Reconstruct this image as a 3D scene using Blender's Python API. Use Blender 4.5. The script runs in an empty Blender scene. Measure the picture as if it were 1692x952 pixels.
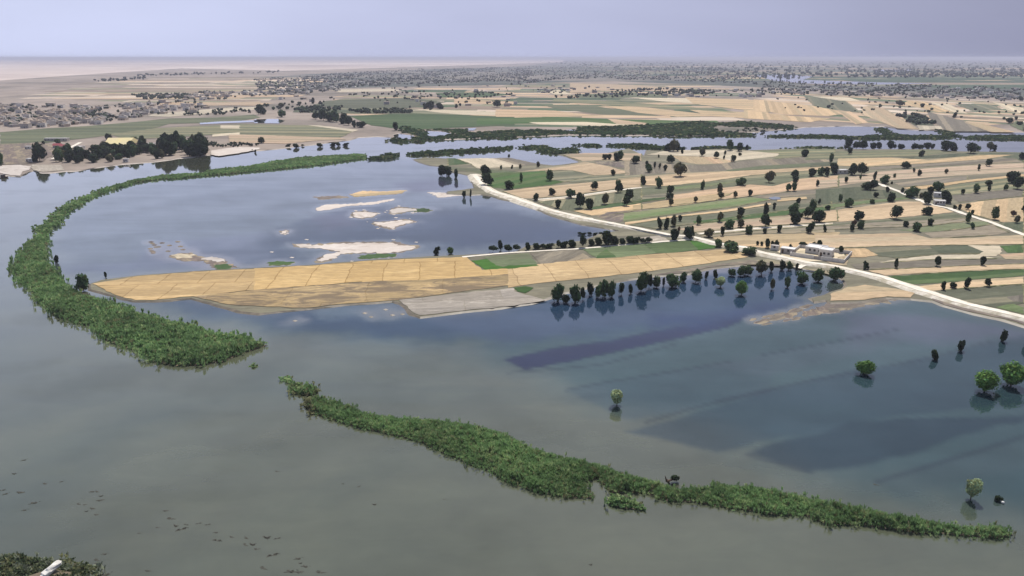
import bpy, bmesh, math, random
import numpy as np
from mathutils import Vector
random.seed(7)
rng = np.random.default_rng(7)
D = bpy.data
SC = bpy.context.scene
COL = SC.collection
R = math.radians

# ------------------------------------------------------------------ camera
CAM_H = 100.0
PITCH = R(17.5)
FPX = 1208.0                      # focal length in photo pixels (photo 1692 wide)
cam = D.cameras.new('camera')
cam.sensor_width = 36.0
cam.lens = 36.0 * FPX / 1692.0
cam.clip_start = 0.5
cam.clip_end = 200000.0
cam_o = D.objects.new('camera', cam)
COL.objects.link(cam_o)
cam_o.location = (0, 0, CAM_H)
cam_o.rotation_euler = (R(90) - PITCH, 0, 0)
SC.camera = cam_o

# ------------------------------------------------------------------ sky, sun, exposure
SUN_EL, SUN_AZ = R(57), R(18)     # azimuth measured from +Y towards +X
w = D.worlds.new('World')
SC.world = w
w.use_nodes = True
nt = w.node_tree
nt.nodes.clear()
sky = nt.nodes.new('ShaderNodeTexSky')
sky.sky_type = 'NISHITA'
sky.sun_disc = False
sky.sun_elevation = SUN_EL
sky.sun_rotation = SUN_AZ
sky.altitude = 100
sky.air_density = 1.0
sky.dust_density = 2.0
sky.ozone_density = 3.0
tint = nt.nodes.new('ShaderNodeMix')
tint.data_type = 'RGBA'
tint.blend_type = 'MULTIPLY'
tint.inputs[0].default_value = 1.0
tint.inputs[7].default_value = (0.95, 0.95, 0.95, 1)
# dusty lavender air low in the sky: brighter towards the desert on the left, greyer over the oasis on the right
wtc = nt.nodes.new('ShaderNodeTexCoord')
wsx = nt.nodes.new('ShaderNodeSeparateXYZ')
nt.links.new(wtc.outputs['Generated'], wsx.inputs[0])
wmr = nt.nodes.new('ShaderNodeMapRange')
wmr.inputs[1].default_value = -0.75; wmr.inputs[2].default_value = 0.75
nt.links.new(wsx.outputs[0], wmr.inputs[0])
wcr = nt.nodes.new('ShaderNodeValToRGB')
wcr.color_ramp.interpolation = 'EASE'
we = wcr.color_ramp.elements
we[0].position = 0.12; we[0].color = (8.0, 8.6, 11.6, 1)
we[1].position = 0.95; we[1].color = (3.7, 3.85, 5.5, 1)
wm = we.new(0.5); wm.color = (6.5, 6.9, 9.6, 1)
nt.links.new(wmr.outputs[0], wcr.inputs[0])
wel = nt.nodes.new('ShaderNodeValToRGB')
wel.color_ramp.interpolation = 'EASE'
e = wel.color_ramp.elements
e[0].position = 0.0; e[0].color = (1, 1, 1, 1)
e[1].position = 1.0; e[1].color = (0.1, 0.1, 0.1, 1)
e2 = e.new(0.20); e2.color = (0.85, 0.85, 0.85, 1)
e3 = e.new(0.55); e3.color = (0.45, 0.45, 0.45, 1)
nt.links.new(wsx.outputs[2], wel.inputs[0])
wnz = nt.nodes.new('ShaderNodeTexNoise')
wnz.inputs['Scale'].default_value = 2.2; wnz.inputs['Detail'].default_value = 5
wmp = nt.nodes.new('ShaderNodeMapping'); wmp.inputs['Scale'].default_value = (1, 1, 5)
nt.links.new(wtc.outputs['Generated'], wmp.inputs[0]); nt.links.new(wmp.outputs[0], wnz.inputs['Vector'])
wnr = nt.nodes.new('ShaderNodeMapRange')
wnr.inputs[1].default_value = 0.3; wnr.inputs[2].default_value = 0.7; wnr.inputs[3].default_value = 0.93; wnr.inputs[4].default_value = 1.05
nt.links.new(wnz.outputs[0], wnr.inputs[0])
wsc = nt.nodes.new('ShaderNodeVectorMath'); wsc.operation = 'SCALE'
nt.links.new(wcr.outputs[0], wsc.inputs[0]); nt.links.new(wnr.outputs[0], wsc.inputs['Scale'])
wup = nt.nodes.new('ShaderNodeValToRGB')      # the lavender is a low band; higher up the veil is greyer
wup.color_ramp.elements[0].position = 0.06; wup.color_ramp.elements[0].color = (1, 1, 1, 1)
wup.color_ramp.elements[1].position = 0.40; wup.color_ramp.elements[1].color = (0.74, 0.80, 0.76, 1)
nt.links.new(wsx.outputs[2], wup.inputs[0])
wml = nt.nodes.new('ShaderNodeVectorMath'); wml.operation = 'MULTIPLY'
nt.links.new(wsc.outputs[0], wml.inputs[0]); nt.links.new(wup.outputs[0], wml.inputs[1])
wmx = nt.nodes.new('ShaderNodeMix'); wmx.data_type = 'RGBA'
nt.links.new(wel.outputs[0], wmx.inputs[0])
nt.links.new(tint.outputs[2], wmx.inputs[6])
nt.links.new(wml.outputs[0], wmx.inputs[7])
bg = nt.nodes.new('ShaderNodeBackground')
bg.inputs[1].default_value = 0.07
wo = nt.nodes.new('ShaderNodeOutputWorld')
nt.links.new(sky.outputs[0], tint.inputs[6])
nt.links.new(wmx.outputs[2], bg.inputs[0])
nt.links.new(bg.outputs[0], wo.inputs[0])

sl = D.lights.new('sun', 'SUN')
sl.energy = 4.4
sl.angle = R(0.6)
sl.color = (1.0, 0.94, 0.86)
so = D.objects.new('sun', sl)
COL.objects.link(so)
sd = Vector((math.sin(SUN_AZ) * math.cos(SUN_EL), math.cos(SUN_AZ) * math.cos(SUN_EL), math.sin(SUN_EL)))
so.rotation_euler = sd.to_track_quat('Z', 'Y').to_euler()
so.location = (0, 0, 300)

SC.view_settings.view_transform = 'Standard'
SC.view_settings.look = 'None'
SC.view_settings.gamma = 1.0
SC.view_settings.use_curve_mapping = False
SC.view_settings.exposure = 0.22

# ------------------------------------------------------------------ from the photo to the ground
CR = {'P': (0, 0, 1), 'A1': (0, 80, 3.935), 'A2': (420, 80, 3.935), 'A3': (840, 80, 3.935), 'A4': (1262, 80, 3.935),
      'B1': (0, 300, 3.935), 'B2': (420, 300, 3.935), 'B3': (840, 300, 3.935), 'B4': (1262, 300, 3.935),
      'C1': (0, 540, 3.935), 'C2': (420, 540, 3.935), 'C3': (840, 540, 3.935), 'C4': (1262, 520, 3.935),
      'D1': (0, 712, 3.935), 'D2': (420, 712, 3.935), 'D3': (840, 712, 3.935), 'D4': (1262, 712, 3.935),
      'F1': (740, 235, 5.2875), 'F2': (1050, 235, 5.2875), 'F3': (1372, 235, 5.2875), 'F4': (1372, 395, 5.2875),
      'F5': (1080, 380, 5.2875), 'W1': (0, 90, 2), 'W2': (846, 90, 2), 'L1': (0, 180, 4.23), 'G1': (0, 225, 9.95),
      'G4': (0, 895, 8.46), 'G5': (640, 190, 4.7), 'G6': (400, 210, 6.508)}
SP, CP = math.sin(PITCH), math.cos(PITCH)

def px(c, pts):
    x0, y0, s = CR[c]
    return [(x0 + x / s, y0 + y / s) for x, y in pts]

def ground(x, y, z=0.0):
    """where the ray through photo pixel (x, y) meets the height z"""
    dx, dy = (x - 846) / FPX, (y - 476) / FPX
    dz = -SP - dy * CP
    t = (CAM_H - z) / -max(-9, min(dz, -0.0006))
    return Vector((dx * t, (CP - dy * SP) * t, z))

def ppm(x, y):
    """photo pixels per metre at the ground point under pixel (x, y)"""
    dy = (y - 476) / FPX
    return FPX / (CAM_H / max(SP + dy * CP, 0.0006))

def gp(c, pts, z=0.0):
    return [ground(x, y, z) for x, y in px(c, pts)]

def inside(pts, X, Y):
    """even-odd test, numpy"""
    n = len(pts)
    ins = np.zeros(X.shape, bool)
    j = n - 1
    for i in range(n):
        xi, yi = pts[i][0], pts[i][1]
        xj, yj = pts[j][0], pts[j][1]
        if yi != yj:
            c = ((yi > Y) != (yj > Y)) & (X < (xj - xi) * (Y - yi) / (yj - yi) + xi)
            ins ^= c
        j = i
    return ins

def edge_dist(pts, X, Y, closed=True):
    d = np.full(X.shape, 1e9)
    n = len(pts)
    for i in range(n if closed else n - 1):
        a, b = pts[i], pts[(i + 1) % n]
        ex, ey = b[0] - a[0], b[1] - a[1]
        L = ex * ex + ey * ey + 1e-9
        t = np.clip(((X - a[0]) * ex + (Y - a[1]) * ey) / L, 0, 1)
        d = np.minimum(d, np.hypot(X - a[0] - t * ex, Y - a[1] - t * ey))
    return d

# ------------------------------------------------------------------ objects
def tag(o, label=None, cat=None, group=None, kind=None):
    if label: o['label'] = label
    if cat: o['category'] = cat
    if group: o['group'] = group
    if kind: o['kind'] = kind
    return o

def link(o, parent=None):
    COL.objects.link(o)
    if parent: o.parent = parent
    return o

def empty(name, loc, rz=0.0):
    o = D.objects.new(name, None)
    o.empty_display_size = 0.5
    o.location = loc
    o.rotation_euler = (0, 0, rz)
    return link(o)

def mesh_np(name, V, F, mat, col=None, smooth=False):
    """F: int array (n,3) or (n,4); col: per-vertex rgb"""
    V = np.asarray(V, np.float32)
    F = np.asarray(F, np.int32)
    me = D.meshes.new(name)
    me.vertices.add(len(V))
    me.vertices.foreach_set('co', V.ravel())
    k = F.shape[1]
    me.loops.add(F.size)
    me.loops.foreach_set('vertex_index', F.ravel())
    me.polygons.add(len(F))
    me.polygons.foreach_set('loop_start', np.arange(0, F.size, k, dtype=np.int32))
    me.polygons.foreach_set('loop_total', np.full(len(F), k, np.int32))
    if smooth:
        me.polygons.foreach_set('use_smooth', np.ones(len(F), bool))
    me.update(calc_edges=True)
    if col is not None:
        a = me.color_attributes.new('col', 'FLOAT_COLOR', 'POINT')
        c = np.ones((len(V), 4), np.float32)
        c[:, :3] = col
        a.data.foreach_set('color', c.ravel())
    if mat: me.materials.append(mat)
    return me

class MB:
    """collects boxes and bars into one mesh"""
    def __init__(s): s.v, s.f, s.m = [], [], []
    def quad(s, *p, m=0):
        n = len(s.v); s.v += [tuple(q) for q in p]; s.f.append(tuple(range(n, n + len(p)))); s.m.append(m)
    def box(s, x0, y0, z0, x1, y1, z1, m=0, slope=0.0):
        n = len(s.v)
        s.v += [(x0, y0, z0), (x1, y0, z0), (x1, y1, z0), (x0, y1, z0), (x0, y0, z1), (x1, y0, z1), (x1, y1, z1 + slope), (x0, y1, z1 + slope)]
        for f in ((0, 3, 2, 1), (4, 5, 6, 7), (0, 1, 5, 4), (1, 2, 6, 5), (2, 3, 7, 6), (3, 0, 4, 7)):
            s.f.append(tuple(n + i for i in f)); s.m.append(m)
    def bar(s, a, b, r0, r1, k=6, m=0):
        a, b = Vector(a), Vector(b)
        d = (b - a).normalized()
        u = d.orthogonal().normalized(); v = d.cross(u)
        n = len(s.v)
        for p, r in ((a, r0), (b, r1)):
            for i in range(k):
                t = 2 * math.pi * i / k
                s.v.append(tuple(p + (u * math.cos(t) + v * math.sin(t)) * r))
        for i in range(k):
            j = (i + 1) % k
            s.f.append((n + i, n + j, n + k + j, n + k + i)); s.m.append(m)
        s.f.append(tuple(n + k + i for i in range(k))); s.m.append(m)
    def mesh(s, name, mats):
        me = D.meshes.new(name)
        me.from_pydata(s.v, [], s.f)
        for q in (mats if isinstance(mats, (list, tuple)) else [mats]): me.materials.append(q)
        me.polygons.foreach_set('material_index', s.m)
        me.update()
        return me
    def build(s, name, mats, parent=None):
        return link(D.objects.new(name, s.mesh(name, mats)), parent)

# ------------------------------------------------------------------ materials
class NB:
    def __init__(s, name):
        s.m = D.materials.new(name); s.m.use_nodes = True
        s.t = s.m.node_tree; s.t.nodes.clear()
        s.out = s.n('ShaderNodeOutputMaterial')
    def n(s, typ, **kw):
        x = s.t.nodes.new(typ)
        for k, v in kw.items(): setattr(x, k, v)
        return x
    def l(s, a, b): s.t.links.new(a, b)
    def noise(s, vec, scale, detail=4, rough=0.6, dist=0.0):
        x = s.n('ShaderNodeTexNoise')
        x.inputs['Scale'].default_value = scale; x.inputs['Detail'].default_value = detail
        x.inputs['Roughness'].default_value = rough; x.inputs['Distortion'].default_value = dist
        if vec is not None: s.l(vec, x.inputs['Vector'])
        return x.outputs['Fac']
    def mapping(s, vec, scale=(1, 1, 1), loc=(0, 0, 0), rot=(0, 0, 0)):
        x = s.n('ShaderNodeMapping')
        x.inputs['Scale'].default_value = scale; x.inputs['Location'].default_value = loc; x.inputs['Rotation'].default_value = rot
        s.l(vec, x.inputs['Vector']); return x.outputs[0]
    def ramp(s, fac, stops):
        x = s.n('ShaderNodeValToRGB')
        e = x.color_ramp.elements
        while len(e) < len(stops): e.new(0.5)
        for q, (p, c) in zip(e, stops):
            q.position = p; q.color = (*c, 1) if len(c) == 3 else c
        s.l(fac, x.inputs[0]); return x.outputs[0]
    def mix(s, fac, a, b, mode='MIX'):
        x = s.n('ShaderNodeMix', data_type='RGBA', blend_type=mode)
        for i, q in ((0, fac), (6, a), (7, b)):
            if isinstance(q, (int, float)): x.inputs[i].default_value = q
            elif isinstance(q, tuple): x.inputs[i].default_value = (*q, 1)
            else: s.l(q, x.inputs[i])
        return x.outputs[2]
    def math(s, op, a, b=0.0, clamp=False):
        x = s.n('ShaderNodeMath', operation=op); x.use_clamp = clamp
        for i, q in ((0, a), (1, b)):
            if isinstance(q, (int, float)): x.inputs[i].default_value = q
            else: s.l(q, x.inputs[i])
        return x.outputs[0]
    def bsdf(s, color, rough=0.9, spec=0.2, normal=None):
        x = s.n('ShaderNodeBsdfPrincipled')
        if isinstance(color, tuple): x.inputs['Base Color'].default_value = (*color, 1)
        else: s.l(color, x.inputs['Base Color'])
        if isinstance(rough, (int, float)): x.inputs['Roughness'].default_value = rough
        else: s.l(rough, x.inputs['Roughness'])
        x.inputs['Specular IOR Level'].default_value = spec
        if normal is not None: s.l(normal, x.inputs['Normal'])
        return x
    def done(s, sh):
        s.l(sh, s.out.inputs[0]); return s.m

def geo_pos(b): return b.n('ShaderNodeNewGeometry').outputs['Position']

def mat_field(name, c1, c2, streak=0.8, along=0.012, across=0.25, plots=None, patch=None, contrast=0.5, bands=9.0, bamt=0.55, alt=(0.24, 0.225, 0.15)):
    """crop field: streaks that follow the rows (UV is metres along, across), patches of wear"""
    b = NB(name)
    uv = b.n('ShaderNodeUVMap').outputs[0]
    st = b.noise(b.mapping(uv, (along, across, 1)), 1.0, 5, 0.65, 0.3)
    st2 = b.noise(b.mapping(uv, (along * 4, across * 3, 1)), 1.0, 3, 0.6)
    pt = b.noise(b.mapping(uv, (0.05, 0.09, 1)), 1.0, 5, 0.62, 0.8)
    f = b.math('ADD', b.math('MULTIPLY', st, streak), b.math('MULTIPLY', pt, 1 - streak * 0.5))
    f = b.math('ADD', f, b.math('MULTIPLY', st2, 0.25))
    f = b.math('MULTIPLY', b.math('SUBTRACT', f, 0.62 + (streak - 0.8) * 0.2), 2.2 * contrast)
    f = b.math('ADD', f, 0.5, True)
    c = b.mix(f, c1, c2)
    if bands:
        sx = b.n('ShaderNodeSeparateXYZ'); b.l(uv, sx.inputs[0])
        wob = b.noise(b.mapping(uv, (0.03, 0.03, 1)), 1.0, 3, 0.6)
        vv = b.math('ADD', b.math('DIVIDE', sx.outputs[1], bands), b.math('MULTIPLY', wob, 0.5))
        vo = b.n('ShaderNodeTexVoronoi', voronoi_dimensions='1D'); b.l(vv, vo.inputs['W']); vo.inputs['Scale'].default_value = 1.0
        sc_ = b.n('ShaderNodeSeparateColor'); b.l(vo.outputs['Color'], sc_.inputs[0])
        c = b.mix(b.math('MULTIPLY', b.math('GREATER_THAN', sc_.outputs[0], 0.62), bamt), c, alt)
        c = b.mix(1.0, c, b.ramp(sc_.outputs[1], [(0.0, (0.80, 0.80, 0.80)), (1.0, (1.16, 1.15, 1.13))]), 'MULTIPLY')
        gr = b.noise(b.mapping(uv, (0.12, 0.55, 1)), 1.0, 6, 0.78)
        c = b.mix(1.0, c, b.ramp(gr, [(0.32, (0.70, 0.70, 0.69)), (0.68, (1.24, 1.24, 1.23))]), 'MULTIPLY')
    if patch:
        pf = b.ramp(b.noise(b.mapping(uv, (0.05, 0.13, 1), (7, 3, 0)), 1.0, 6, 0.7, 1.0), [(patch[1], (0, 0, 0)), (patch[1] + 0.12, (1, 1, 1))])
        c = b.mix(b.math('MULTIPLY', pf, patch[2]), c, patch[0])
    if plots:
        br = b.n('ShaderNodeTexBrick')
        br.inputs['Scale'].default_value = 1.0
        br.inputs['Brick Width'].default_value = plots[0]; br.inputs['Row Height'].default_value = plots[1]
        br.inputs['Mortar Size'].default_value = plots[2]; br.inputs['Mortar Smooth'].default_value = 0.6
        br.inputs['Color1'].default_value = (1, 1, 1, 1); br.inputs['Color2'].default_value = (0.86, 0.84, 0.80, 1)
        br.inputs['Mortar'].default_value = (*plots[3], 1)
        wv = b.noise(uv, 0.08, 3)
        add = b.n('ShaderNodeVectorMath', operation='ADD')
        sc = b.n('ShaderNodeCombineXYZ'); b.l(b.math('MULTIPLY', wv, 4.0), sc.inputs[0]); b.l(b.math('MULTIPLY', wv, 1.5), sc.inputs[1])
        b.l(uv, add.inputs[0]); b.l(sc.outputs[0], add.inputs[1]); b.l(add.outputs[0], br.inputs['Vector'])
        c = b.mix(0.85, c, br.outputs['Color'], 'MULTIPLY')
    oi = b.n('ShaderNodeObjectInfo')
    hs = b.n('ShaderNodeHueSaturation')
    b.l(b.math('ADD', b.math('MULTIPLY', oi.outputs['Random'], 0.26), 0.88), hs.inputs['Value'])
    b.l(b.math('ADD', b.math('MULTIPLY', oi.outputs['Random'], 0.25), 0.82), hs.inputs['Saturation'])
    b.l(c, hs.inputs['Color'])
    return b.done(b.bsdf(hs.outputs[0], 0.95, 0.1).outputs[0])

M = {}
M['wheat'] = mat_field('wheat', (0.64, 0.47, 0.28), (0.46, 0.335, 0.20), 0.7, 0.014, 0.2, contrast=1.1, bands=8, bamt=0.4)
M['pink'] = mat_field('stubble', (0.55, 0.395, 0.27), (0.41, 0.305, 0.215), 0.8, 0.01, 0.22, contrast=1.1, bands=6, bamt=0.5)
M['strip'] = mat_field('ripe_wheat', (0.69, 0.52, 0.28), (0.46, 0.33, 0.17), 0.5, 0.05, 0.15, plots=(17, 62, 0.35, (0.55, 0.50, 0.42)), contrast=1.5, bands=14, bamt=0.0)
M['strip2'] = mat_field('trampled_wheat', (0.66, 0.48, 0.26), (0.34, 0.26, 0.15), 0.5, 0.08, 0.14, plots=(34, 70, 0.3, (0.7, 0.66, 0.58)), patch=((0.15, 0.12, 0.09), 0.45, 0.85), contrast=1.7, bands=12, bamt=0.15)
M['pale'] = mat_field('pale_field', (0.62, 0.53, 0.40), (0.47, 0.41, 0.31), 0.8, contrast=0.9, bamt=0.2)
M['sage'] = mat_field('sage_field', (0.20, 0.21, 0.135), (0.125, 0.135, 0.09), 0.9, 0.008, 0.2, contrast=1.0, bands=7, bamt=0.4, alt=(0.36, 0.31, 0.20))
M['green'] = mat_field('green_crop', (0.085, 0.145, 0.05), (0.052, 0.095, 0.038), 0.8, 0.02, 0.3, contrast=0.9, bamt=0.3, alt=(0.14, 0.15, 0.085))
M['bright'] = mat_field('fresh_crop', (0.07, 0.165, 0.035), (0.045, 0.11, 0.024), 0.8, 0.02, 0.3, contrast=0.8, bamt=0.0)
M['lightgreen'] = mat_field('young_crop', (0.18, 0.225, 0.11), (0.115, 0.155, 0.075), 0.8, 0.02, 0.3, contrast=0.9, bamt=0.3)
M['dark'] = mat_field('dark_crop', (0.052, 0.078, 0.045), (0.10, 0.115, 0.075), 0.9, 0.01, 0.2, contrast=1.0, bamt=0.35, alt=(0.17, 0.165, 0.11))
M['fallow'] = mat_field('fallow', (0.235, 0.21, 0.165), (0.155, 0.14, 0.115), 0.9, 0.01, 0.2, contrast=1.0, bands=8, bamt=0.4, alt=(0.40, 0.33, 0.23))
M['mud'] = mat_field('mud', (0.30, 0.24, 0.195), (0.15, 0.125, 0.115), 0.5, 0.03, 0.1, patch=((0.36, 0.30, 0.19), 0.50, 0.6), contrast=1.3, bamt=0.2)
M['grey'] = mat_field('grey_silt', (0.64, 0.59, 0.53), (0.33, 0.30, 0.265), 0.4, 0.1, 0.15, plots=(34, 60, 0.4, (0.8, 0.78, 0.72)), contrast=1.6, bamt=0.1)
M['sand'] = mat_field('sand', (0.68, 0.64, 0.60), (0.48, 0.43, 0.39), 0.3, 0.15, 0.4, patch=((0.33, 0.28, 0.24), 0.52, 0.7), contrast=1.2, bands=None)
M['farm'] = mat_field('farmland', (0.30, 0.265, 0.175), (0.18, 0.17, 0.12), 0.9, 0.006, 0.10, contrast=1.1)
M['verge'] = mat_field('verge', (0.16, 0.165, 0.085), (0.32, 0.27, 0.18), 0.5, 0.05, 0.3, contrast=1.2)

def mat_far():
    b = NB('far_plain')
    p = geo_pos(b)
    n1 = b.noise(b.mapping(p, (0.0012, 0.0020, 1)), 1.0, 9, 0.72, 0.8)
    n2 = b.noise(b.mapping(p, (0.006, 0.004, 1), (40, 0, 0)), 1.0, 6, 0.7)
    c = b.ramp(n1, [(0.36, (0.10, 0.10, 0.08)), (0.46, (0.18, 0.155, 0.135)), (0.56, (0.28, 0.235, 0.20)), (0.66, (0.15, 0.135, 0.115))])
    c = b.mix(b.math('MULTIPLY', b.ramp(n2, [(0.4, (0, 0, 0)), (0.7, (1, 1, 1))]), 0.5), c, (0.44, 0.37, 0.33))
    return b.done(b.bsdf(c, 0.95, 0.1).outputs[0])
M['far'] = mat_far()

def mat_attr(name, rough=0.9, spec=0.15, nscale=0.0, amt=0.0, trans=0.0):
    b = NB(name)
    a = b.n('ShaderNodeAttribute', attribute_name='col')
    c = a.outputs['Color']
    if nscale:
        n = b.noise(geo_pos(b), nscale, 5, 0.65)
        c = b.mix(1.0, c, b.ramp(n, [(0.25, (1 - amt,) * 3), (0.75, (1 + amt,) * 3)]), 'MULTIPLY')
    s = b.bsdf(c, rough, spec)
    if trans:
        t = b.n('ShaderNodeBsdfTranslucent'); b.l(c, t.inputs[0])
        mx = b.n('ShaderNodeMixShader'); mx.inputs[0].default_value = trans
        b.l(s.outputs[0], mx.inputs[1]); b.l(t.outputs[0], mx.inputs[2])
        return b.done(mx.outputs[0])
    return b.done(s.outputs[0])
M['leaf'] = mat_attr('leaf', 0.8, 0.08, trans=0.22)
M['reed'] = mat_attr('reed', 0.7, 0.15, trans=0.45)
M['town'] = mat_attr('town_walls', 0.9, 0.1)
M['patchwork'] = mat_attr('patchwork', 0.95, 0.1, 0.01, 0.22)

def mat_plain(name, c, rough=0.9, spec=0.2, ns=None, c2=None, bump=0.0):
    b = NB(name)
    col = c
    tc = b.n('ShaderNodeTexCoord').outputs['Object']
    nrm = None
    if ns:
        n = b.noise(tc, ns, 6, 0.65)
        col = b.mix(b.ramp(n, [(0.35, (0, 0, 0)), (0.65, (1, 1, 1))]), c, c2)
        if bump:
            bp = b.n('ShaderNodeBump'); bp.inputs['Strength'].default_value = bump; bp.inputs['Distance'].default_value = 0.3
            b.l(n, bp.inputs['Height']); nrm = bp.outputs[0]
    return b.done(b.bsdf(col, rough, spec, nrm).outputs[0])
M['bark'] = mat_plain('bark', (0.10, 0.075, 0.055), ns=3, c2=(0.05, 0.04, 0.03))
M['rubble'] = mat_plain('pale_rubble', (0.70, 0.65, 0.57), ns=0.28, c2=(0.38, 0.34, 0.25), bump=0.7)
M['track'] = mat_plain('gravel_track', (0.76, 0.72, 0.64), ns=0.25, c2=(0.60, 0.54, 0.45))
M['plaster'] = mat_plain('white_plaster', (0.66, 0.64, 0.61), ns=0.5, c2=(0.52, 0.49, 0.46))
M['grey_plaster'] = mat_plain('grey_plaster', (0.42, 0.39, 0.37), ns=0.5, c2=(0.32, 0.29, 0.27))
M['tan_plaster'] = mat_plain('tan_plaster', (0.50, 0.42, 0.34), ns=0.5, c2=(0.40, 0.33, 0.27))
M['roof_white'] = mat_plain('white_roof', (0.78, 0.77, 0.75), ns=0.6, c2=(0.62, 0.60, 0.58))
M['roof_yellow'] = mat_plain('yellow_roof', (0.72, 0.62, 0.33), ns=0.1, c2=(0.66, 0.58, 0.36))
M['roof_red'] = mat_plain('red_roof', (0.36, 0.09, 0.11), ns=0.4, c2=(0.28, 0.10, 0.10))
M['dark_open'] = mat_plain('dark_opening', (0.03, 0.03, 0.035), 0.4, 0.4)
M['wood'] = mat_plain('weathered_wood', (0.13, 0.09, 0.06), ns=2, c2=(0.07, 0.05, 0.04))
M['riverbed'] = mat_plain('riverbed_mud', (0.16, 0.13, 0.09), ns=0.02, c2=(0.11, 0.09, 0.07))
M['rock'] = mat_plain('pale_rock', (0.74, 0.73, 0.69), ns=0.8, c2=(0.55, 0.53, 0.49), bump=0.5)
M['court'] = mat_plain('courtyard_earth', (0.55, 0.49, 0.43), ns=0.3, c2=(0.42, 0.37, 0.33))

M['wet'] = mat_plain('wet_mud', (0.17, 0.14, 0.105), 0.5, 0.3, ns=0.3, c2=(0.09, 0.08, 0.06))

def mat_water():
    b = NB('water')
    a = b.n('ShaderNodeAttribute', attribute_name='col').outputs['Color']
    p = geo_pos(b)
    # silt drifting in long soft plumes, and the marks of what lies under the shallow water
    n = b.noise(b.mapping(p, (0.006, 0.012, 1)), 1.0, 5, 0.6, 1.2)
    c = b.mix(1.0, a, b.ramp(n, [(0.3, (0.78, 0.84, 0.87)), (0.7, (1.18, 1.12, 1.06))]), 'MULTIPLY')
    n2 = b.noise(b.mapping(p, (0.05, 0.12, 1)), 1.0, 6, 0.7, 0.5)
    c = b.mix(1.0, c, b.ramp(n2, [(0.3, (0.90, 0.90, 0.90)), (0.7, (1.10, 1.10, 1.10))]), 'MULTIPLY')
    n3 = b.noise(b.mapping(p, (0.008, 0.03, 1), (3, 1, 0), (0, 0, 0.12)), 1.0, 6, 0.6, 1.0)
    bp = b.n('ShaderNodeBump'); bp.inputs['Strength'].default_value = 0.25; bp.inputs['Distance'].default_value = 0.015
    b.l(b.noise(b.mapping(p, (0.35, 1.0, 1)), 1.0, 4, 0.55), bp.inputs['Height'])
    bp2 = b.n('ShaderNodeBump'); bp2.inputs['Strength'].default_value = 0.25; bp2.inputs['Distance'].default_value = 0.12
    b.l(b.noise(b.mapping(p, (0.02, 0.06, 1)), 1.0, 4, 0.6, 1.0), bp2.inputs['Height']); b.l(bp.outputs[0], bp2.inputs['Normal'])
    ro = b.math('ADD', b.math('MULTIPLY', b.noise(b.mapping(p, (0.004, 0.02, 1), (9, 0, 0)), 1.0, 5, 0.6, 1.5), 0.13), -0.02)
    s = b.bsdf(c, ro, 0.5, bp2.outputs[0])
    s.inputs['IOR'].default_value = 1.5
    # drowned fields lie sheltered and glassy, the open silty river is ruffled and silvery
    lum = b.n('ShaderNodeRGBToBW'); b.l(a, lum.inputs[0])
    mr = b.n('ShaderNodeMapRange'); mr.inputs[1].default_value = 0.032; mr.inputs[2].default_value = 0.080; mr.inputs[3].default_value = 0.05; mr.inputs[4].default_value = 1.0
    b.l(b.math('MULTIPLY', lum.outputs[0], b.ramp(n3, [(0.35, (0.88,) * 3), (0.65, (1.12,) * 3)])), mr.inputs[0]); b.l(mr.outputs[0], s.inputs['Coat Weight'])
    s.inputs['Coat Weight'].default_value = 1.0; s.inputs['Coat IOR'].default_value = 1.5; s.inputs['Coat Roughness'].default_value = 0.03
    b.l(bp.outputs[0], s.inputs['Coat Normal'])
    return b.done(s.outputs[0])
M['water'] = mat_water()

# ------------------------------------------------------------------ sheets of land
ZL = [0.50]
FIELDS = []
VERGES = []
def densify(pts, step, jit, closed=True):
    out = []
    n = len(pts)
    for i in range(n if closed else n - 1):
        a, b = Vector(pts[i][:2]), Vector(pts[(i + 1) % n][:2])
        L = (b - a).length
        k = max(1, min(60, int(L / step)))
        nrm = Vector((-(b - a).y, (b - a).x)) / max(L, 1e-6)
        for j in range(k):
            q = a + (b - a) * (j / k)
            if j or jit > 3: q = q + nrm * random.gauss(0, jit)
            out.append(q)
    if not closed: out.append(Vector(pts[-1][:2]))
    return out

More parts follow.
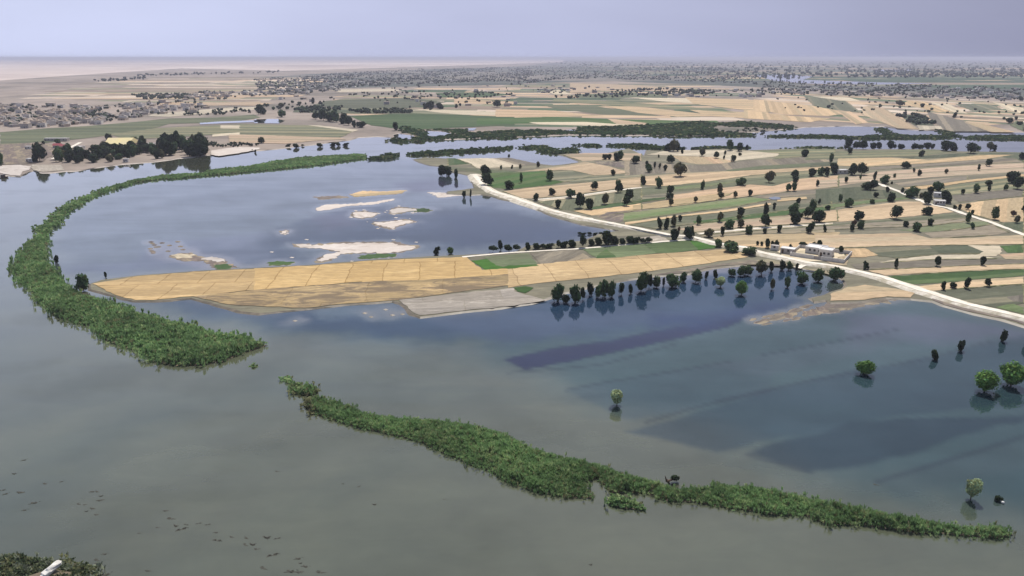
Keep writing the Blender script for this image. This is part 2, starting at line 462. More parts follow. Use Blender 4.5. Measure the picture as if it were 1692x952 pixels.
def sheet(name, pts, mat, z, jit=0.0, step=None, skirt=0.0, angle=None, kind='structure'):
    P0 = [Vector(p[:2]) for p in pts]
    # main direction = longest edge
    if angle is None:
        best = max(range(len(P0)), key=lambda i: (P0[i] - P0[i - 1]).length)
        e = P0[best] - P0[best - 1]
        angle = math.atan2(e.y, e.x)
    size = max((a - P0[0]).length for a in P0)
    P = densify(P0, step or max(3.0, size / 30), jit)
    bm = bmesh.new()
    vs = [bm.verts.new((p.x, p.y, z)) for p in P]
    f = bm.faces.new(vs)
    if f.normal.z < 0 or sum(P[i - 1].x * P[i].y - P[i].x * P[i - 1].y for i in range(len(P))) < 0: f.normal_flip()
    if skirt:
        c = sum(P, Vector((0, 0))) / len(P)
        lo = []
        for i, p in enumerate(P):
            e = (P[(i + 1) % len(P)] - P[i - 1]); nn = Vector((e.y, -e.x)).normalized()
            kk = 3.2 * random.uniform(.5, 1.3); lo.append(bm.verts.new((p.x + nn.x * skirt * kk, p.y + nn.y * skirt * kk, z - skirt)))
        for i in range(len(P)):
            j = (i + 1) % len(P)
            try: bm.faces.new((vs[i], vs[j], lo[j], lo[i]))
            except ValueError: pass
    bm.normal_update()
    uv = bm.loops.layers.uv.new('uv')
    ca, sa = math.cos(angle), math.sin(angle)
    ox, oy = random.uniform(0, 500), random.uniform(0, 500)
    for fc in bm.faces:
        for lp in fc.loops:
            x, y = lp.vert.co.x, lp.vert.co.y
            lp[uv].uv = (x * ca + y * sa + ox, -x * sa + y * ca + oy)
    me = D.meshes.new(name); bm.to_mesh(me); bm.free()
    me.materials.append(M[mat] if isinstance(mat, str) else mat)
    if skirt:
        me.materials.append(M['wet'])
        for p_ in me.polygons:
            if p_.normal.z < 0.9999 and p_.index > 0: p_.material_index = 1
    o = D.objects.new(name, me); link(o)
    tag(o, kind=kind)
    return o

def poly_ccw(pts):
    A = sum(pts[i - 1][0] * pts[i][1] - pts[i][0] * pts[i - 1][1] for i in range(len(pts)))
    return pts if A > 0 else pts[::-1]

NAMES = {'wheat': 'wheat_field', 'pink': 'stubble_field', 'strip': 'wheat_field', 'strip2': 'wheat_field', 'pale': 'bare_field', 'sage': 'grass_field',
         'green': 'green_field', 'bright': 'green_field', 'lightgreen': 'green_field', 'dark': 'green_field', 'fallow': 'fallow_field',
         'mud': 'mud_flat', 'grey': 'silt_field', 'sand': 'sandbank', 'verge': 'verge', 'farm': 'farmland', 'track': 'path'}
def field(c, pts, mat, jit=None, angle=None, dz=None, z=None):
    if c in ('F3', 'F2', 'A3', 'A4', 'A2'):      # neighbouring views of the land overlap unevenly
        k = random.uniform(20, 260)
        pts = [(x - k, y + k * (0.12 if c[0] == 'F' else 0.0)) if x <= 0 else (x + k * .4, y - k * .4 * (0.12 if c[0] == 'F' else 0)) if (x >= 1692 and c in ('F2',)) else (x, y) for x, y in pts]
    if z is None:
        pz = px(c, pts); ym = min(p[1] for p in pz)
        ZL[0] += (0.0015 if ym > 235 else 0.003) if dz is None else dz
        z = ZL[0]
    g = poly_ccw([tuple(v[:2]) for v in gp(c, pts, z)])
    if jit is None: jit = 0.35
    FIELDS.append((g, mat))
    if c[0] == 'F' and mat not in ('mud', 'verge') and random.random() < 0.75:
        e = [(g[i - 1], g[i]) for i in range(len(g)) if math.dist(g[i - 1], g[i]) > 18 and g[i][0] > g[i - 1][0]]
        for a_, b_ in e: VERGES.append((a_, b_, z))
    return sheet(NAMES[mat], g, mat, z, jit, angle=angle)

# riverbed / ground under everything, out to the horizon
me = mesh_np('ground', [(-60000, -3000, -2.0), (60000, -3000, -2.0), (60000, 2300, -2.0), (-60000, 2300, -2.0)], [(0, 1, 2, 3)], M['riverbed'])
tag(link(D.objects.new('ground', me)), kind='structure')

# ------------------------------------------------------------------ the land beyond the river, out to the horizon
bank = (px('G1', [(-2600, 820), (-400, 640), (0, 640), (330, 655), (470, 590), (560, 560), (700, 600), (830, 600), (1050, 575), (1250, 570), (1590, 515), (1700, 500)])
        + px('L1', [(860, 385), (1000, 375), (1130, 362), (1240, 345), (1330, 338), (1440, 322), (1600, 312)])
        + px('G6', [(60, 255), (200, 250), (360, 235), (520, 215), (760, 190), (900, 170), (1150, 140), (1250, 110), (1450, 100), (1640, 110)])
        + px('G5', [(40, 150), (90, 140), (200, 170), (300, 185), (500, 190), (760, 175), (930, 175), (1150, 165), (1400, 155), (1690, 155)])
        + px('P', [(1040, 224), (1080, 223), (1110, 225), (1150, 224), (1200, 221), (1250, 218), (1290, 214), (1330, 210), (1400, 208), (1460, 209), (1500, 214), (1560, 216), (1692, 218), (2300, 226)]))
bw = [ground(x, y, 0.5) for x, y in bank]
far = [(60000, bw[-1].y), (60000, 90000), (-60000, 90000), (-60000, bw[0].y)]
nb = poly_ccw([(p.x, p.y) for p in bw] + far)
north = sheet('ground', nb, 'far', 0.5, 0.0, step=1e9, skirt=0.0)
# the bank's slope down into the river
V, F = [], []
bj = densify([(p.x, p.y) for p in bw], 9, 0.9, closed=False)
for i, p in enumerate(bj):
    V += [(p.x, p.y, 0.5), (p.x + random.uniform(-1, 1), p.y - random.uniform(2.5, 5), -0.6)]
    if i: F.append((2 * i - 2, 2 * i - 1, 2 * i + 1, 2 * i))
tag(link(D.objects.new('river_bank', mesh_np('river_bank', V, F, M['court']))), kind='structure')

# zones of the far plain
Z = 0.50
def zone(c, pts, mat, name='ground', jit=0.0):
    global Z
    Z += 0.01
    g = poly_ccw([tuple(v[:2]) for v in gp(c, pts, Z)])
    return sheet(name, g, mat, Z, jit, step=400)
def mat_desert():
    b = NB('desert')
    p = geo_pos(b)
    n1 = b.noise(b.mapping(p, (0.0005, 0.0005, 1)), 1.0, 9, 0.72, 0.6)
    c = b.ramp(n1, [(0.33, (0.33, 0.27, 0.25)), (0.5, (0.52, 0.44, 0.40)), (0.64, (0.68, 0.60, 0.55))])
    return b.done(b.bsdf(c, 0.95, 0.1).outputs[0])
def mat_oasis():
    b = NB('oasis')
    p = geo_pos(b)
    n1 = b.noise(b.mapping(p, (0.0006, 0.0012, 1)), 1.0, 9, 0.72, 0.6)
    c = b.ramp(n1, [(0.36, (0.05, 0.065, 0.06)), (0.47, (0.09, 0.10, 0.09)), (0.58, (0.20, 0.18, 0.16)), (0.70, (0.13, 0.13, 0.11))])
    return b.done(b.bsdf(c, 0.95, 0.1).outputs[0])
M['desert'], M['oasis'] = mat_desert(), mat_oasis()
zone('P', [(-900, 96.5), (-900, 150), (0, 133), (130, 124), (300, 113), (470, 117), (640, 112), (800, 107), (930, 102.5), (930, 96.2), (400, 95.8)], M['desert'])
zone('P', [(940, 96.2), (930, 103), (850, 110), (700, 118), (560, 124), (640, 133), (760, 140), (900, 137), (1010, 134), (1200, 142), (1400, 150), (1560, 158), (1692, 163), (2600, 175), (2600, 96.2)], M['oasis'])
zone('P', [(430, 128), (520, 122), (640, 117), (760, 113), (860, 112), (900, 125), (860, 140), (700, 143), (560, 146), (450, 152), (420, 140)], M['oasis'])

# patchwork of small fields between the far towns: one sheet of parcels
def patchwork(c, region, n, angles, cols, size, zz):
    reg = [tuple(v[:2]) for v in gp(c, region, zz)]
    X = np.array([p[0] for p in reg]); Y = np.array([p[1] for p in reg])
    V, F, C = [], [], []
    tries = 0
    pr = px(c, region)
    x0, x1 = min(p[0] for p in pr), max(p[0] for p in pr); y0, y1 = min(p[1] for p in pr), max(p[1] for p in pr)
    while len(F) < n and tries < n * 30:
        tries += 1
        q = ground(random.uniform(x0, x1), random.uniform(y0, y1), zz)
        if not inside(reg, np.array([q.x]), np.array([q.y]))[0]: continue
        a = R(random.choice(angles)) + random.gauss(0, 0.05)
        L, W = size[0] * random.uniform(0.5, 1.6), size[1] * random.uniform(0.5, 1.5)
        u = Vector((math.cos(a), math.sin(a), 0)) * L / 2; v = Vector((-math.sin(a), math.cos(a), 0)) * W / 2
        cn = [q - u - v, q + u - v * random.uniform(.8, 1.2), q + u + v, q - u + v * random.uniform(.8, 1.2)]
        if not inside(reg, np.array([k.x for k in cn]), np.array([k.y for k in cn])).all(): continue
        z = zz + 0.0012 * len(F)
        k = len(V)
        V += [(p.x, p.y, z) for p in cn]; F.append((k, k + 1, k + 2, k + 3))
        cc = random.choice(cols); s = random.uniform(0.85, 1.15)
        C += [tuple(min(0.7, t * s) for t in cc)] * 4
    o = link(D.objects.new('field_patchwork', mesh_np('field_patchwork', V, F, M['patchwork'], C)))
    tag(o, kind='structure')
TAN, GRN, DGR, BRN, PAL, SAG = (0.46, 0.345, 0.235), (0.085, 0.125, 0.075), (0.055, 0.085, 0.055), (0.23, 0.185, 0.145), (0.50, 0.42, 0.34), (0.20, 0.20, 0.135)
patchwork('P', [(560, 150), (860, 136), (1180, 138), (1262, 152), (1262, 200), (1000, 214), (780, 212), (640, 206), (520, 180)], 150, [-8, -14, 4], [TAN, GRN, DGR, BRN, SAG, GRN, TAN, PAL], (260, 60), 0.6)
patchwork('P', [(1240, 150), (1692, 168), (1900, 180), (1900, 212), (1500, 208), (1300, 200), (1240, 200)], 190, [-58, -52, -62], [TAN, TAN, SAG, BRN, PAL, GRN, TAN], (190, 40), 0.6)
patchwork('P', [(60, 140), (300, 125), (560, 128), (500, 160), (480, 190), (330, 200), (200, 170), (20, 165)], 120, [2, -6, 10], [BRN, TAN, SAG, PAL, BRN], (380, 90), 0.6)
patchwork('P', [(850, 104), (1100, 99), (1692, 99), (2100, 99), (2100, 150), (1692, 150), (1262, 138), (1000, 128)], 220, [0, -6, 8], [DGR, BRN, SAG, DGR, DGR, TAN], (900, 260), 0.6)

# hand-placed far fields
ZL[0] = 0.86
for m_, pts in [
    ('dark', [(0, 545), (300, 520), (560, 505), (860, 480), (1100, 455), (1400, 450), (1650, 430), (1692, 450), (1500, 480), (1100, 490), (1000, 520), (760, 560), (500, 590), (250, 620), (0, 640)]),
    ('sage', [(700, 560), (1000, 520), (1300, 505), (1692, 490), (1692, 540), (1400, 560), (1100, 580), (850, 590)]),
    ('pale', [(1000, 425), (1300, 400), (1500, 385), (1692, 380), (1692, 395), (1400, 420), (1100, 445), (960, 440)]),
    ('pink', [(1270, 355), (1692, 345), (1692, 365), (1400, 372), (1270, 370)]),
    ('pale', [(1380, 560), (1560, 545), (1692, 552), (1692, 562), (1500, 565), (1380, 575)]),
    ('sand', [(1370, 665), (1540, 640), (1690, 645), (1690, 655), (1560, 680), (1420, 700), (1370, 690)])]:
    field('A1', pts, m_, 0.6, angle=0.05)
field('G1', [(-300, 480), (0, 480), (300, 470), (520, 500), (470, 560), (370, 580), (330, 650), (160, 640), (0, 600), (-300, 620)], 'sand', 0.5)
field('G1', [(-300, 150), (300, 120), (650, 100), (900, 130), (900, 300), (600, 450), (0, 470), (-300, 470)], 'mud', 1.0)
field('G1', [(520, 470), (1000, 470), (1060, 560), (700, 590), (520, 545)], 'grey', 0.6)
for m_, pts in [
    ('pale', [(0, 500), (420, 500), (680, 530), (640, 545), (300, 530), (0, 520)]),
    ('pink', [(0, 560), (500, 570), (600, 590), (400, 600), (200, 620), (0, 610)]),
    ('sage', [(0, 490), (350, 500), (640, 540), (560, 580), (0, 560)]),
    ('green', [(620, 440), (1000, 420), (1692, 445), (1692, 500), (1300, 515), (1000, 530), (760, 500)]),
    ('dark', [(300, 375), (620, 400), (1030, 400), (1030, 425), (640, 425), (250, 415)]),
    ('dark', [(470, 340), (1000, 320), (1250, 350), (1000, 390), (600, 390), (380, 370)]),
    ('pale', [(1040, 395), (1400, 405), (1692, 420), (1692, 438), (1350, 430), (1200, 418)]),
    ('pink', [(1300, 330), (1692, 345), (1692, 365), (1300, 360)]),
    ('pale', [(480, 268), (900, 262), (960, 278), (560, 286)]),
    ('green', [(1180, 290), (1500, 285), (1692, 300), (1500, 315), (1200, 320)])]:
    field('A2', pts, m_, 0.6, angle=-0.08)
for m_, pts in [
    ('pale', [(240, 275), (330, 270), (420, 300), (300, 300)]),
    ('pink', [(400, 225), (850, 240), (1200, 262), (1100, 285), (700, 265), (400, 290)]),
    ('dark', [(440, 300), (800, 285), (1100, 310), (700, 325), (460, 322)]),
    ('pale', [(780, 318), (1200, 325), (1692, 345), (1692, 385), (1300, 365), (1000, 345)]),
    ('wheat', [(1150, 318), (1692, 340), (1692, 460), (1300, 440), (1180, 400), (1692, 420), (1200, 360)]),
    ('dark', [(200, 365), (560, 375), (860, 420), (1000, 440), (600, 430), (300, 390)]),
    ('wheat', [(600, 370), (900, 385), (1400, 440), (1100, 445), (850, 420)]),
    ('pink', [(0, 395), (300, 405), (620, 440), (300, 445), (0, 445)]),
    ('green', [(0, 455), (300, 445), (700, 460), (1150, 470), (1350, 470), (1400, 500), (900, 510), (500, 480), (0, 495)]),
    ('pale', [(130, 480), (500, 478), (820, 500), (600, 505), (200, 495)]),
    ('pink', [(640, 455), (900, 485), (920, 505), (700, 490)]),
    ('sage', [(300, 325), (700, 345), (1180, 380), (1500, 420), (1200, 400), (700, 370), (280, 345)])]:
    field('A3', pts, m_, 0.6, angle=-0.2)
for m_, pts in [
    ('wheat', [(0, 330), (300, 370), (560, 420), (420, 440), (150, 430), (0, 400)]),
    ('wheat', [(0, 400), (180, 440), (430, 455), (300, 480), (0, 455)]),
    ('sage', [(260, 310), (520, 330), (640, 420), (540, 410), (320, 370)]),
    ('wheat', [(700, 370), (800, 400), (1010, 525), (870, 520), (640, 430), (640, 380)]),
    ('pink', [(480, 410), (560, 410), (680, 480), (600, 495)]),
    ('dark', [(860, 425), (1000, 435), (1110, 500), (980, 500)]),
    ('fallow', [(1060, 410), (1300, 470), (1480, 540), (1200, 540), (1090, 470)]),
    ('wheat', [(1300, 480), (1420, 490), (1640, 545), (1480, 545)]),
    ('dark', [(1640, 470), (1692, 480), (1692, 540), (1600, 500)]),
    ('pale', [(300, 310), (560, 320), (640, 345), (500, 340)]),
    ('wheat', [(940, 340), (1050, 350), (1230, 415), (1130, 415), (900, 360)]),
    ('pale', [(1080, 350), (1200, 360), (1330, 425), (1230, 415)]),
    ('sage', [(1240, 360), (1500, 370), (1560, 400), (1350, 405)]),
    ('pale', [(1480, 345), (1692, 390), (1692, 425), (1580, 400)]),
    ('pale', [(1000, 500), (1150, 505), (1170, 525), (1010, 530)])]:
    field('A4', pts, m_, 0.6)
# the far second river and standing pools
def pool(c, pts, z, name='water'):
    g = poly_ccw([tuple(v[:2]) for v in gp(c, pts, z)])
    o = sheet(name, g, 'water', z, 0.8)
    me = o.data
    a = me.color_attributes.new('col', 'FLOAT_COLOR', 'POINT')
    for q in a.data: q.color = (0.10, 0.11, 0.12, 1)
    return o
ZP = ZL[0] + 0.05
pool('W2', [(800, 68), (900, 66), (1000, 72), (960, 84), (1200, 92), (1400, 96), (1200, 100), (960, 96), (860, 86)], ZP + .1)
pool('W2', [(1190, 50), (1330, 50), (1300, 56), (1200, 58)], ZP + .1)
pool('A1', [(1300, 484), (1420, 476), (1692, 466), (1692, 478), (1450, 487), (1300, 494)], ZP)
pool('A2', [(0, 462), (150, 458), (200, 470), (160, 488), (0, 485)], ZP)
pool('G5', [(300, 125), (430, 130), (520, 150), (470, 170), (330, 172), (240, 150)], ZP)
pool('G5', [(100, 150), (200, 160), (220, 190), (60, 185)], ZP)
for pts in ([(1340, 120), (1500, 110), (1520, 130), (1380, 138)], [(850, 125), (960, 118), (950, 135), (880, 140)], [(610, 105), (690, 100), (680, 120), (620, 122)]):
    pool('G5', pts, ZP)

# ------------------------------------------------------------------ the farmland on the near side
farm_px = (px('G5', [(205, 345), (290, 330), (400, 335), (520, 342), (700, 340), (830, 338), (960, 342), (1170, 378), (1290, 392), (1400, 380), (1500, 365), (1400, 325), (1330, 308), (1430, 300), (1692, 300)])
           + px('F2', [(-60, 55), (80, 120), (100, 70), (240, 75), (400, 75), (780, 55), (1000, 70), (1300, 60), (1692, 55)])
           + px('F3', [(0, 60), (400, 62), (900, 62), (1120, 80), (1500, 85), (1692, 90), (3600, 160), (3600, 1800)])
           + px('F4', [(2600, 1050), (1692, 760), (1500, 700), (1250, 650), (1000, 580), (900, 540)])
           + px('F4', [(700, 520), (480, 512), (300, 540), (0, 555)]) + px('F5', [(1500, 610), (1400, 625), (1380, 600), (1560, 540), (1660, 510), (1692, 480), (1600, 380), (1300, 330), (1120, 300), (900, 280), (800, 300), (500, 330), (300, 380), (0, 400)])
           + px('B3', [(700, 650), (500, 690), (300, 740), (150, 790)]) + px('B2', [(1600, 820), (1350, 845), (1080, 880), (1030, 860), (960, 790), (900, 775), (560, 800), (340, 825)])
           + px('B1', [(1692, 856), (1560, 842), (1430, 806), (1240, 756), (1000, 775), (870, 775), (760, 745), (590, 700), (590, 665), (660, 640), (900, 610), (1300, 580), (1692, 560)])
           + px('B2', [(400, 540), (800, 505), (1300, 480), (1692, 460)]) + px('F1', [(700, 905), (1000, 880), (1200, 860), (1330, 800), (1500, 770), (1350, 745), (1180, 720), (1000, 670), (860, 620), (700, 540), (480, 500), (380, 470), (290, 455), (190, 460), (0, 450), (0, 430), (240, 400), (190, 290), (100, 270), (0, 255)])
           + px('G5', [(430, 400), (330, 390), (260, 370)]))
gfarm = poly_ccw([tuple(ground(x, y, 0.45)[:2]) for x, y in farm_px])
sheet('farmland', gfarm, 'farm', 0.45, 0.3, step=6, skirt=0.8, angle=R(8))
FARM = gfarm
ZL[0] = 0.50
for m_, pts in [
    ('green', [(0, 140), (60, 140), (180, 190), (0, 205)]),
    ('pale', [(70, 145), (250, 140), (400, 140), (620, 200), (640, 215), (250, 230), (200, 190)]),
    ('fallow', [(400, 140), (540, 135), (790, 190), (640, 205)]),
    ('sage', [(0, 215), (250, 230), (480, 245), (250, 255), (0, 245)]),
    ('dark', [(150, 255), (420, 240), (620, 255), (400, 285), (290, 270)]),
    ('pink', [(1000, 110), (1200, 95), (1692, 100), (1692, 165), (1280, 160), (1170, 165)]),
    ('mud', [(1280, 165), (1500, 170), (1692, 165), (1692, 250), (1500, 220), (1300, 190)]),
    ('wheat', [(640, 255), (1050, 200), (1200, 170), (1400, 210), (1620, 270), (1280, 292), (1080, 245), (800, 250)]),
    ('green', [(300, 270), (640, 262), (850, 250), (1080, 245), (1280, 292), (900, 375), (560, 410), (400, 400), (290, 350)]),
    ('sage', [(850, 250), (1080, 245), (1280, 292), (1692, 280), (1692, 310), (1100, 355), (900, 330)]),
    ('wheat', [(480, 430), (700, 400), (1100, 365), (1692, 310), (1692, 390), (1500, 405), (1100, 460), (740, 490), (640, 490)]),
    ('pale', [(740, 500), (1100, 470), (1400, 425), (1692, 385), (1692, 412), (1400, 445), (1100, 490), (840, 515)]),
    ('sage', [(780, 520), (1100, 490), (1450, 445), (1692, 415), (1692, 510), (1400, 540), (1100, 600), (1000, 590)]),
    ('green', [(1240, 575), (1400, 540), (1692, 500), (1692, 530), (1400, 570), (1250, 590)]),
    ('wheat', [(1080, 600), (1300, 590), (1692, 535), (1692, 590), (1400, 640), (1250, 640)]),
    ('mud', [(1300, 650), (1400, 610), (1692, 590), (1692, 640), (1500, 700), (1400, 690)]),
    ('lightgreen', [(1540, 700), (1692, 650), (1692, 690), (1600, 715)])]:
    field('F1', pts, m_)
for m_, pts in [
    ('pale', [(100, 110), (240, 80), (400, 70), (780, 70), (1000, 75), (1240, 80), (1260, 120), (980, 150), (860, 165), (700, 140), (500, 120)]),
    ('pink', [(330, 120), (700, 130), (860, 170), (760, 185), (560, 195), (400, 170)]),
    ('sage', [(1000, 75), (1300, 65), (1692, 60), (1692, 110), (1400, 130), (1200, 150), (1260, 100)]),
    ('fallow', [(0, 150), (300, 190), (600, 205), (1000, 160), (1300, 140), (1692, 120), (1692, 170), (1300, 200), (800, 245), (400, 265), (0, 280)]),
    ('dark', [(780, 245), (1100, 205), (1692, 175), (1692, 200), (1100, 240), (820, 255)]),
    ('wheat', [(0, 300), (400, 270), (780, 255), (1250, 235), (1692, 215), (1692, 240), (1250, 265), (1000, 290), (600, 350), (250, 385), (0, 345)]),
    ('sage', [(0, 400), (300, 380), (700, 340), (1100, 280), (1692, 240), (1692, 290), (1400, 350), (1250, 380), (1000, 370), (600, 410), (300, 440), (0, 470)]),
    ('lightgreen', [(260, 400), (500, 375), (860, 340), (880, 350), (560, 400), (300, 420)]),
    ('green', [(0, 505), (260, 480), (260, 500), (0, 530)]),
    ('pink', [(330, 460), (600, 420), (1000, 370), (1200, 385), (1440, 320), (1692, 300), (1692, 400), (1100, 460), (700, 510), (330, 550)]),
    ('wheat', [(0, 550), (330, 500), (700, 450), (860, 440), (700, 510), (300, 565), (0, 590)]),
    ('fallow', [(1050, 480), (1300, 430), (1692, 405), (1692, 440), (1400, 470), (1180, 490)]),
    ('lightgreen', [(0, 610), (500, 545), (1000, 480), (1180, 500), (900, 560), (400, 620), (0, 680)]),
    ('wheat', [(1240, 490), (1490, 475), (1500, 495), (1240, 520)]),
    ('wheat', [(0, 690), (250, 655), (800, 590), (1180, 530), (1190, 545), (800, 610), (400, 650), (0, 715)]),
    ('sage', [(0, 715), (400, 655), (800, 620), (1200, 560), (1692, 520), (1692, 560), (1300, 600), (900, 660), (300, 740), (200, 760)]),
    ('green', [(500, 690), (800, 660), (1250, 600), (1692, 560), (1692, 590), (1300, 640), (900, 680), (520, 715)]),
    ('pink', [(380, 760), (520, 720), (780, 690), (1100, 660), (1440, 630), (1692, 600), (1692, 700), (1000, 740), (500, 790)]),
    ('pale', [(530, 790), (1000, 745), (1692, 705), (1692, 725), (1000, 775), (560, 810)]),
    ('verge', [(560, 815), (1000, 780), (1692, 745), (1692, 790), (1000, 800), (600, 830)]),
    ('wheat', [(660, 830), (1000, 808), (1300, 800), (1692, 795), (1692, 920), (1200, 930), (900, 900), (780, 880)])]:
    field('F2', pts, m_)
for m_, pts in [
    ('sage', [(0, 62), (900, 65), (1120, 85), (700, 125), (300, 135), (0, 130)]),
    ('dark', [(560, 140), (1000, 105), (1250, 90), (1692, 90), (1692, 170), (1400, 110), (1000, 135), (640, 150)]),
    ('dark', [(0, 165), (120, 165), (230, 190), (0, 200)]),
    ('wheat', [(70, 140), (540, 135), (860, 155), (1300, 110), (1600, 110), (1350, 150), (850, 185), (300, 215), (60, 205)]),
    ('fallow', [(300, 222), (850, 190), (1300, 150), (1600, 140), (1692, 175), (1300, 190), (800, 215), (400, 240)]),
    ('pink', [(60, 320), (400, 260), (900, 225), (1300, 195), (1692, 180), (1692, 260), (1100, 290), (600, 325), (300, 350), (0, 395), (0, 320)]),
    ('fallow', [(550, 350), (900, 320), (1200, 300), (1200, 330), (900, 370), (620, 390)]),
    ('wheat', [(640, 400), (900, 370), (1200, 330), (1692, 280), (1692, 300), (1200, 350), (850, 405), (700, 415)]),
    ('dark', [(0, 400), (250, 390), (620, 440), (680, 480), (300, 500), (0, 540)]),
    ('sage', [(850, 415), (1200, 360), (1692, 300), (1692, 400), (1200, 450), (1040, 460)]),
    ('fallow', [(1050, 470), (1300, 430), (1692, 400), (1692, 470), (1300, 510), (1120, 525)]),
    ('lightgreen', [(0, 545), (300, 510), (680, 480), (700, 495), (300, 540), (0, 575)]),
    ('wheat', [(0, 600), (300, 560), (600, 520), (790, 520), (1000, 580), (1080, 610), (900, 630), (400, 675), (0, 690)]),
    ('wheat', [(1080, 550), (1400, 505), (1692, 480), (1692, 690), (1500, 700), (1240, 630), (1150, 590)]),
    ('sage', [(400, 685), (800, 645), (1080, 620), (1200, 660), (900, 700), (400, 730), (0, 710)]),
    ('fallow', [(0, 720), (400, 700), (900, 680), (1190, 660), (1180, 690), (800, 735), (400, 745), (0, 745)]),
    ('lightgreen', [(600, 770), (900, 730), (1200, 700), (1350, 690), (1400, 720), (1000, 775), (800, 785)]),
    ('fallow', [(820, 795), (1200, 760), (1420, 720), (1560, 790), (1400, 815), (900, 840)]),
    ('dark', [(1450, 710), (1692, 695), (1692, 800)]),
    ('wheat', [(0, 795), (700, 795), (870, 840), (1200, 835), (1692, 810), (1692, 890), (1000, 900), (600, 905), (300, 915), (0, 915)])]:
    field('F3', pts, m_)
for m_, pts in [
    ('sage', [(330, 90), (560, 70), (870, 75), (1000, 120), (900, 140), (560, 165), (420, 150)]),
    ('dark', [(870, 65), (1190, 55), (1350, 115), (1300, 125), (960, 130)]),
    ('pale', [(1200, 55), (1480, 60), (1500, 110), (1450, 150), (1250, 150), (1340, 110)]),
    ('green', [(1480, 60), (1692, 48), (1692, 120), (1550, 120)]),
    ('pink', [(1470, 135), (1692, 120), (1692, 175), (1530, 175)]),
    ('wheat', [(100, 85), (300, 80), (420, 140), (300, 160), (150, 160)]),
    ('fallow', [(180, 225), (420, 205), (900, 180), (1470, 180), (1692, 190), (1692, 215), (1200, 230), (700, 255), (350, 265), (230, 260)]),
    ('pale', [(420, 200), (900, 140), (1240, 135), (1460, 170), (900, 178), (450, 205)]),
    ('wheat', [(330, 275), (700, 258), (1200, 235), (1692, 218), (1692, 260), (1200, 280), (700, 305), (480, 320)]),
    ('green', [(470, 330), (900, 300), (1300, 280), (1692, 265), (1692, 320), (1300, 350), (1000, 380), (720, 395), (620, 380)]),
    ('wheat', [(760, 415), (1000, 385), (1300, 355), (1692, 330), (1692, 390), (1300, 420), (1000, 445), (860, 460)]),
    ('sage', [(900, 465), (1100, 440), (1692, 400), (1692, 560), (1450, 600), (1100, 530)]),
    ('fallow', [(1540, 510), (1692, 480), (1692, 550), (1600, 545)]),
    ('lightgreen', [(1440, 595), (1600, 565), (1692, 600), (1692, 655), (1560, 625)]),
    ('wheat', [(0, 540), (0, 480), (120, 430), (300, 400), (560, 430), (740, 470), (700, 510), (500, 500), (300, 530)]),
    ('mud', [(860, 470), (1000, 490), (1200, 560), (1500, 650), (1692, 720), (1692, 745), (1500, 690), (1250, 640), (1000, 575), (900, 535)])]:
    field('F4', pts, m_)
field('F5', [(0, 395), (300, 340), (560, 300), (860, 260), (1000, 280), (1250, 320), (800, 300), (500, 325), (300, 370)], 'mud')
field('F5', [(870, 265), (1000, 255), (1300, 330), (1600, 370), (1660, 420), (1500, 380), (1250, 325), (1000, 285)], 'verge')
field('F5', [(1060, 175), (1340, 150), (1640, 190), (1692, 240), (1500, 270), (1350, 275), (1120, 225)], 'pale')
field('F5', [(1500, 270), (1692, 220), (1692, 310), (1560, 300)], 'wheat')
# the golden peninsula
field('B1', [(600, 665), (900, 615), (1300, 585), (1692, 565), (1692, 700), (1290, 742), (1000, 770), (880, 770), (760, 740)], 'strip', angle=R(5))
field('B2', [(0, 565), (400, 545), (800, 512), (1380, 490), (1480, 575), (1692, 560), (1692, 660), (1300, 715), (760, 760), (700, 650), (0, 705)], 'strip', angle=R(5))
field('B2', [(0, 705), (350, 680), (760, 650), (1100, 640), (1692, 600), (1692, 670), (1200, 735), (930, 770), (560, 795), (330, 822), (-160, 800), (-400, 745)], 'strip2', angle=R(5))
field('B2', [(940, 770), (1200, 742), (1692, 690), (1692, 715), (1910, 770), (1692, 808), (1350, 840), (1080, 870), (1040, 855)], 'grey', angle=R(8))
field('B3', [(0, 550), (210, 535), (540, 500), (960, 470), (1400, 440), (1560, 470), (1560, 490), (1100, 560), (600, 620), (200, 660), (0, 690)], 'strip', angle=R(8))
field('B2', [(1410, 515), (1560, 495), (1640, 545), (1692, 560), (1500, 575)], 'bright', angle=R(8))
field('B3', [(-160, 490), (130, 465), (190, 540), (0, 560), (-80, 545)], 'lightgreen', angle=R(8))
field('B3', [(-60, 560), (0, 545), (180, 540), (200, 548), (0, 568)], 'bright', angle=R(8))
field('B3', [(140, 465), (450, 440), (540, 500), (210, 535)], 'fallow', angle=R(60))
field('B3', [(470, 435), (640, 425), (880, 405), (970, 465), (700, 495), (580, 500)], 'lightgreen', angle=R(8))
field('B3', [(590, 470), (640, 440), (700, 490), (570, 500)], 'green', angle=R(8))
field('B3', [(880, 405), (1200, 380), (1370, 410), (1360, 430), (1040, 465), (960, 465)], 'green', angle=R(8))
field('B3', [(1180, 385), (1340, 395), (1370, 425), (1230, 445)], 'bright', angle=R(8))
field('B3', [(30, 690), (110, 680), (165, 690), (110, 725), (60, 715)], 'bright', angle=R(8))
field('B3', [(820, 370), (980, 350), (1050, 385), (900, 395)], 'grey')

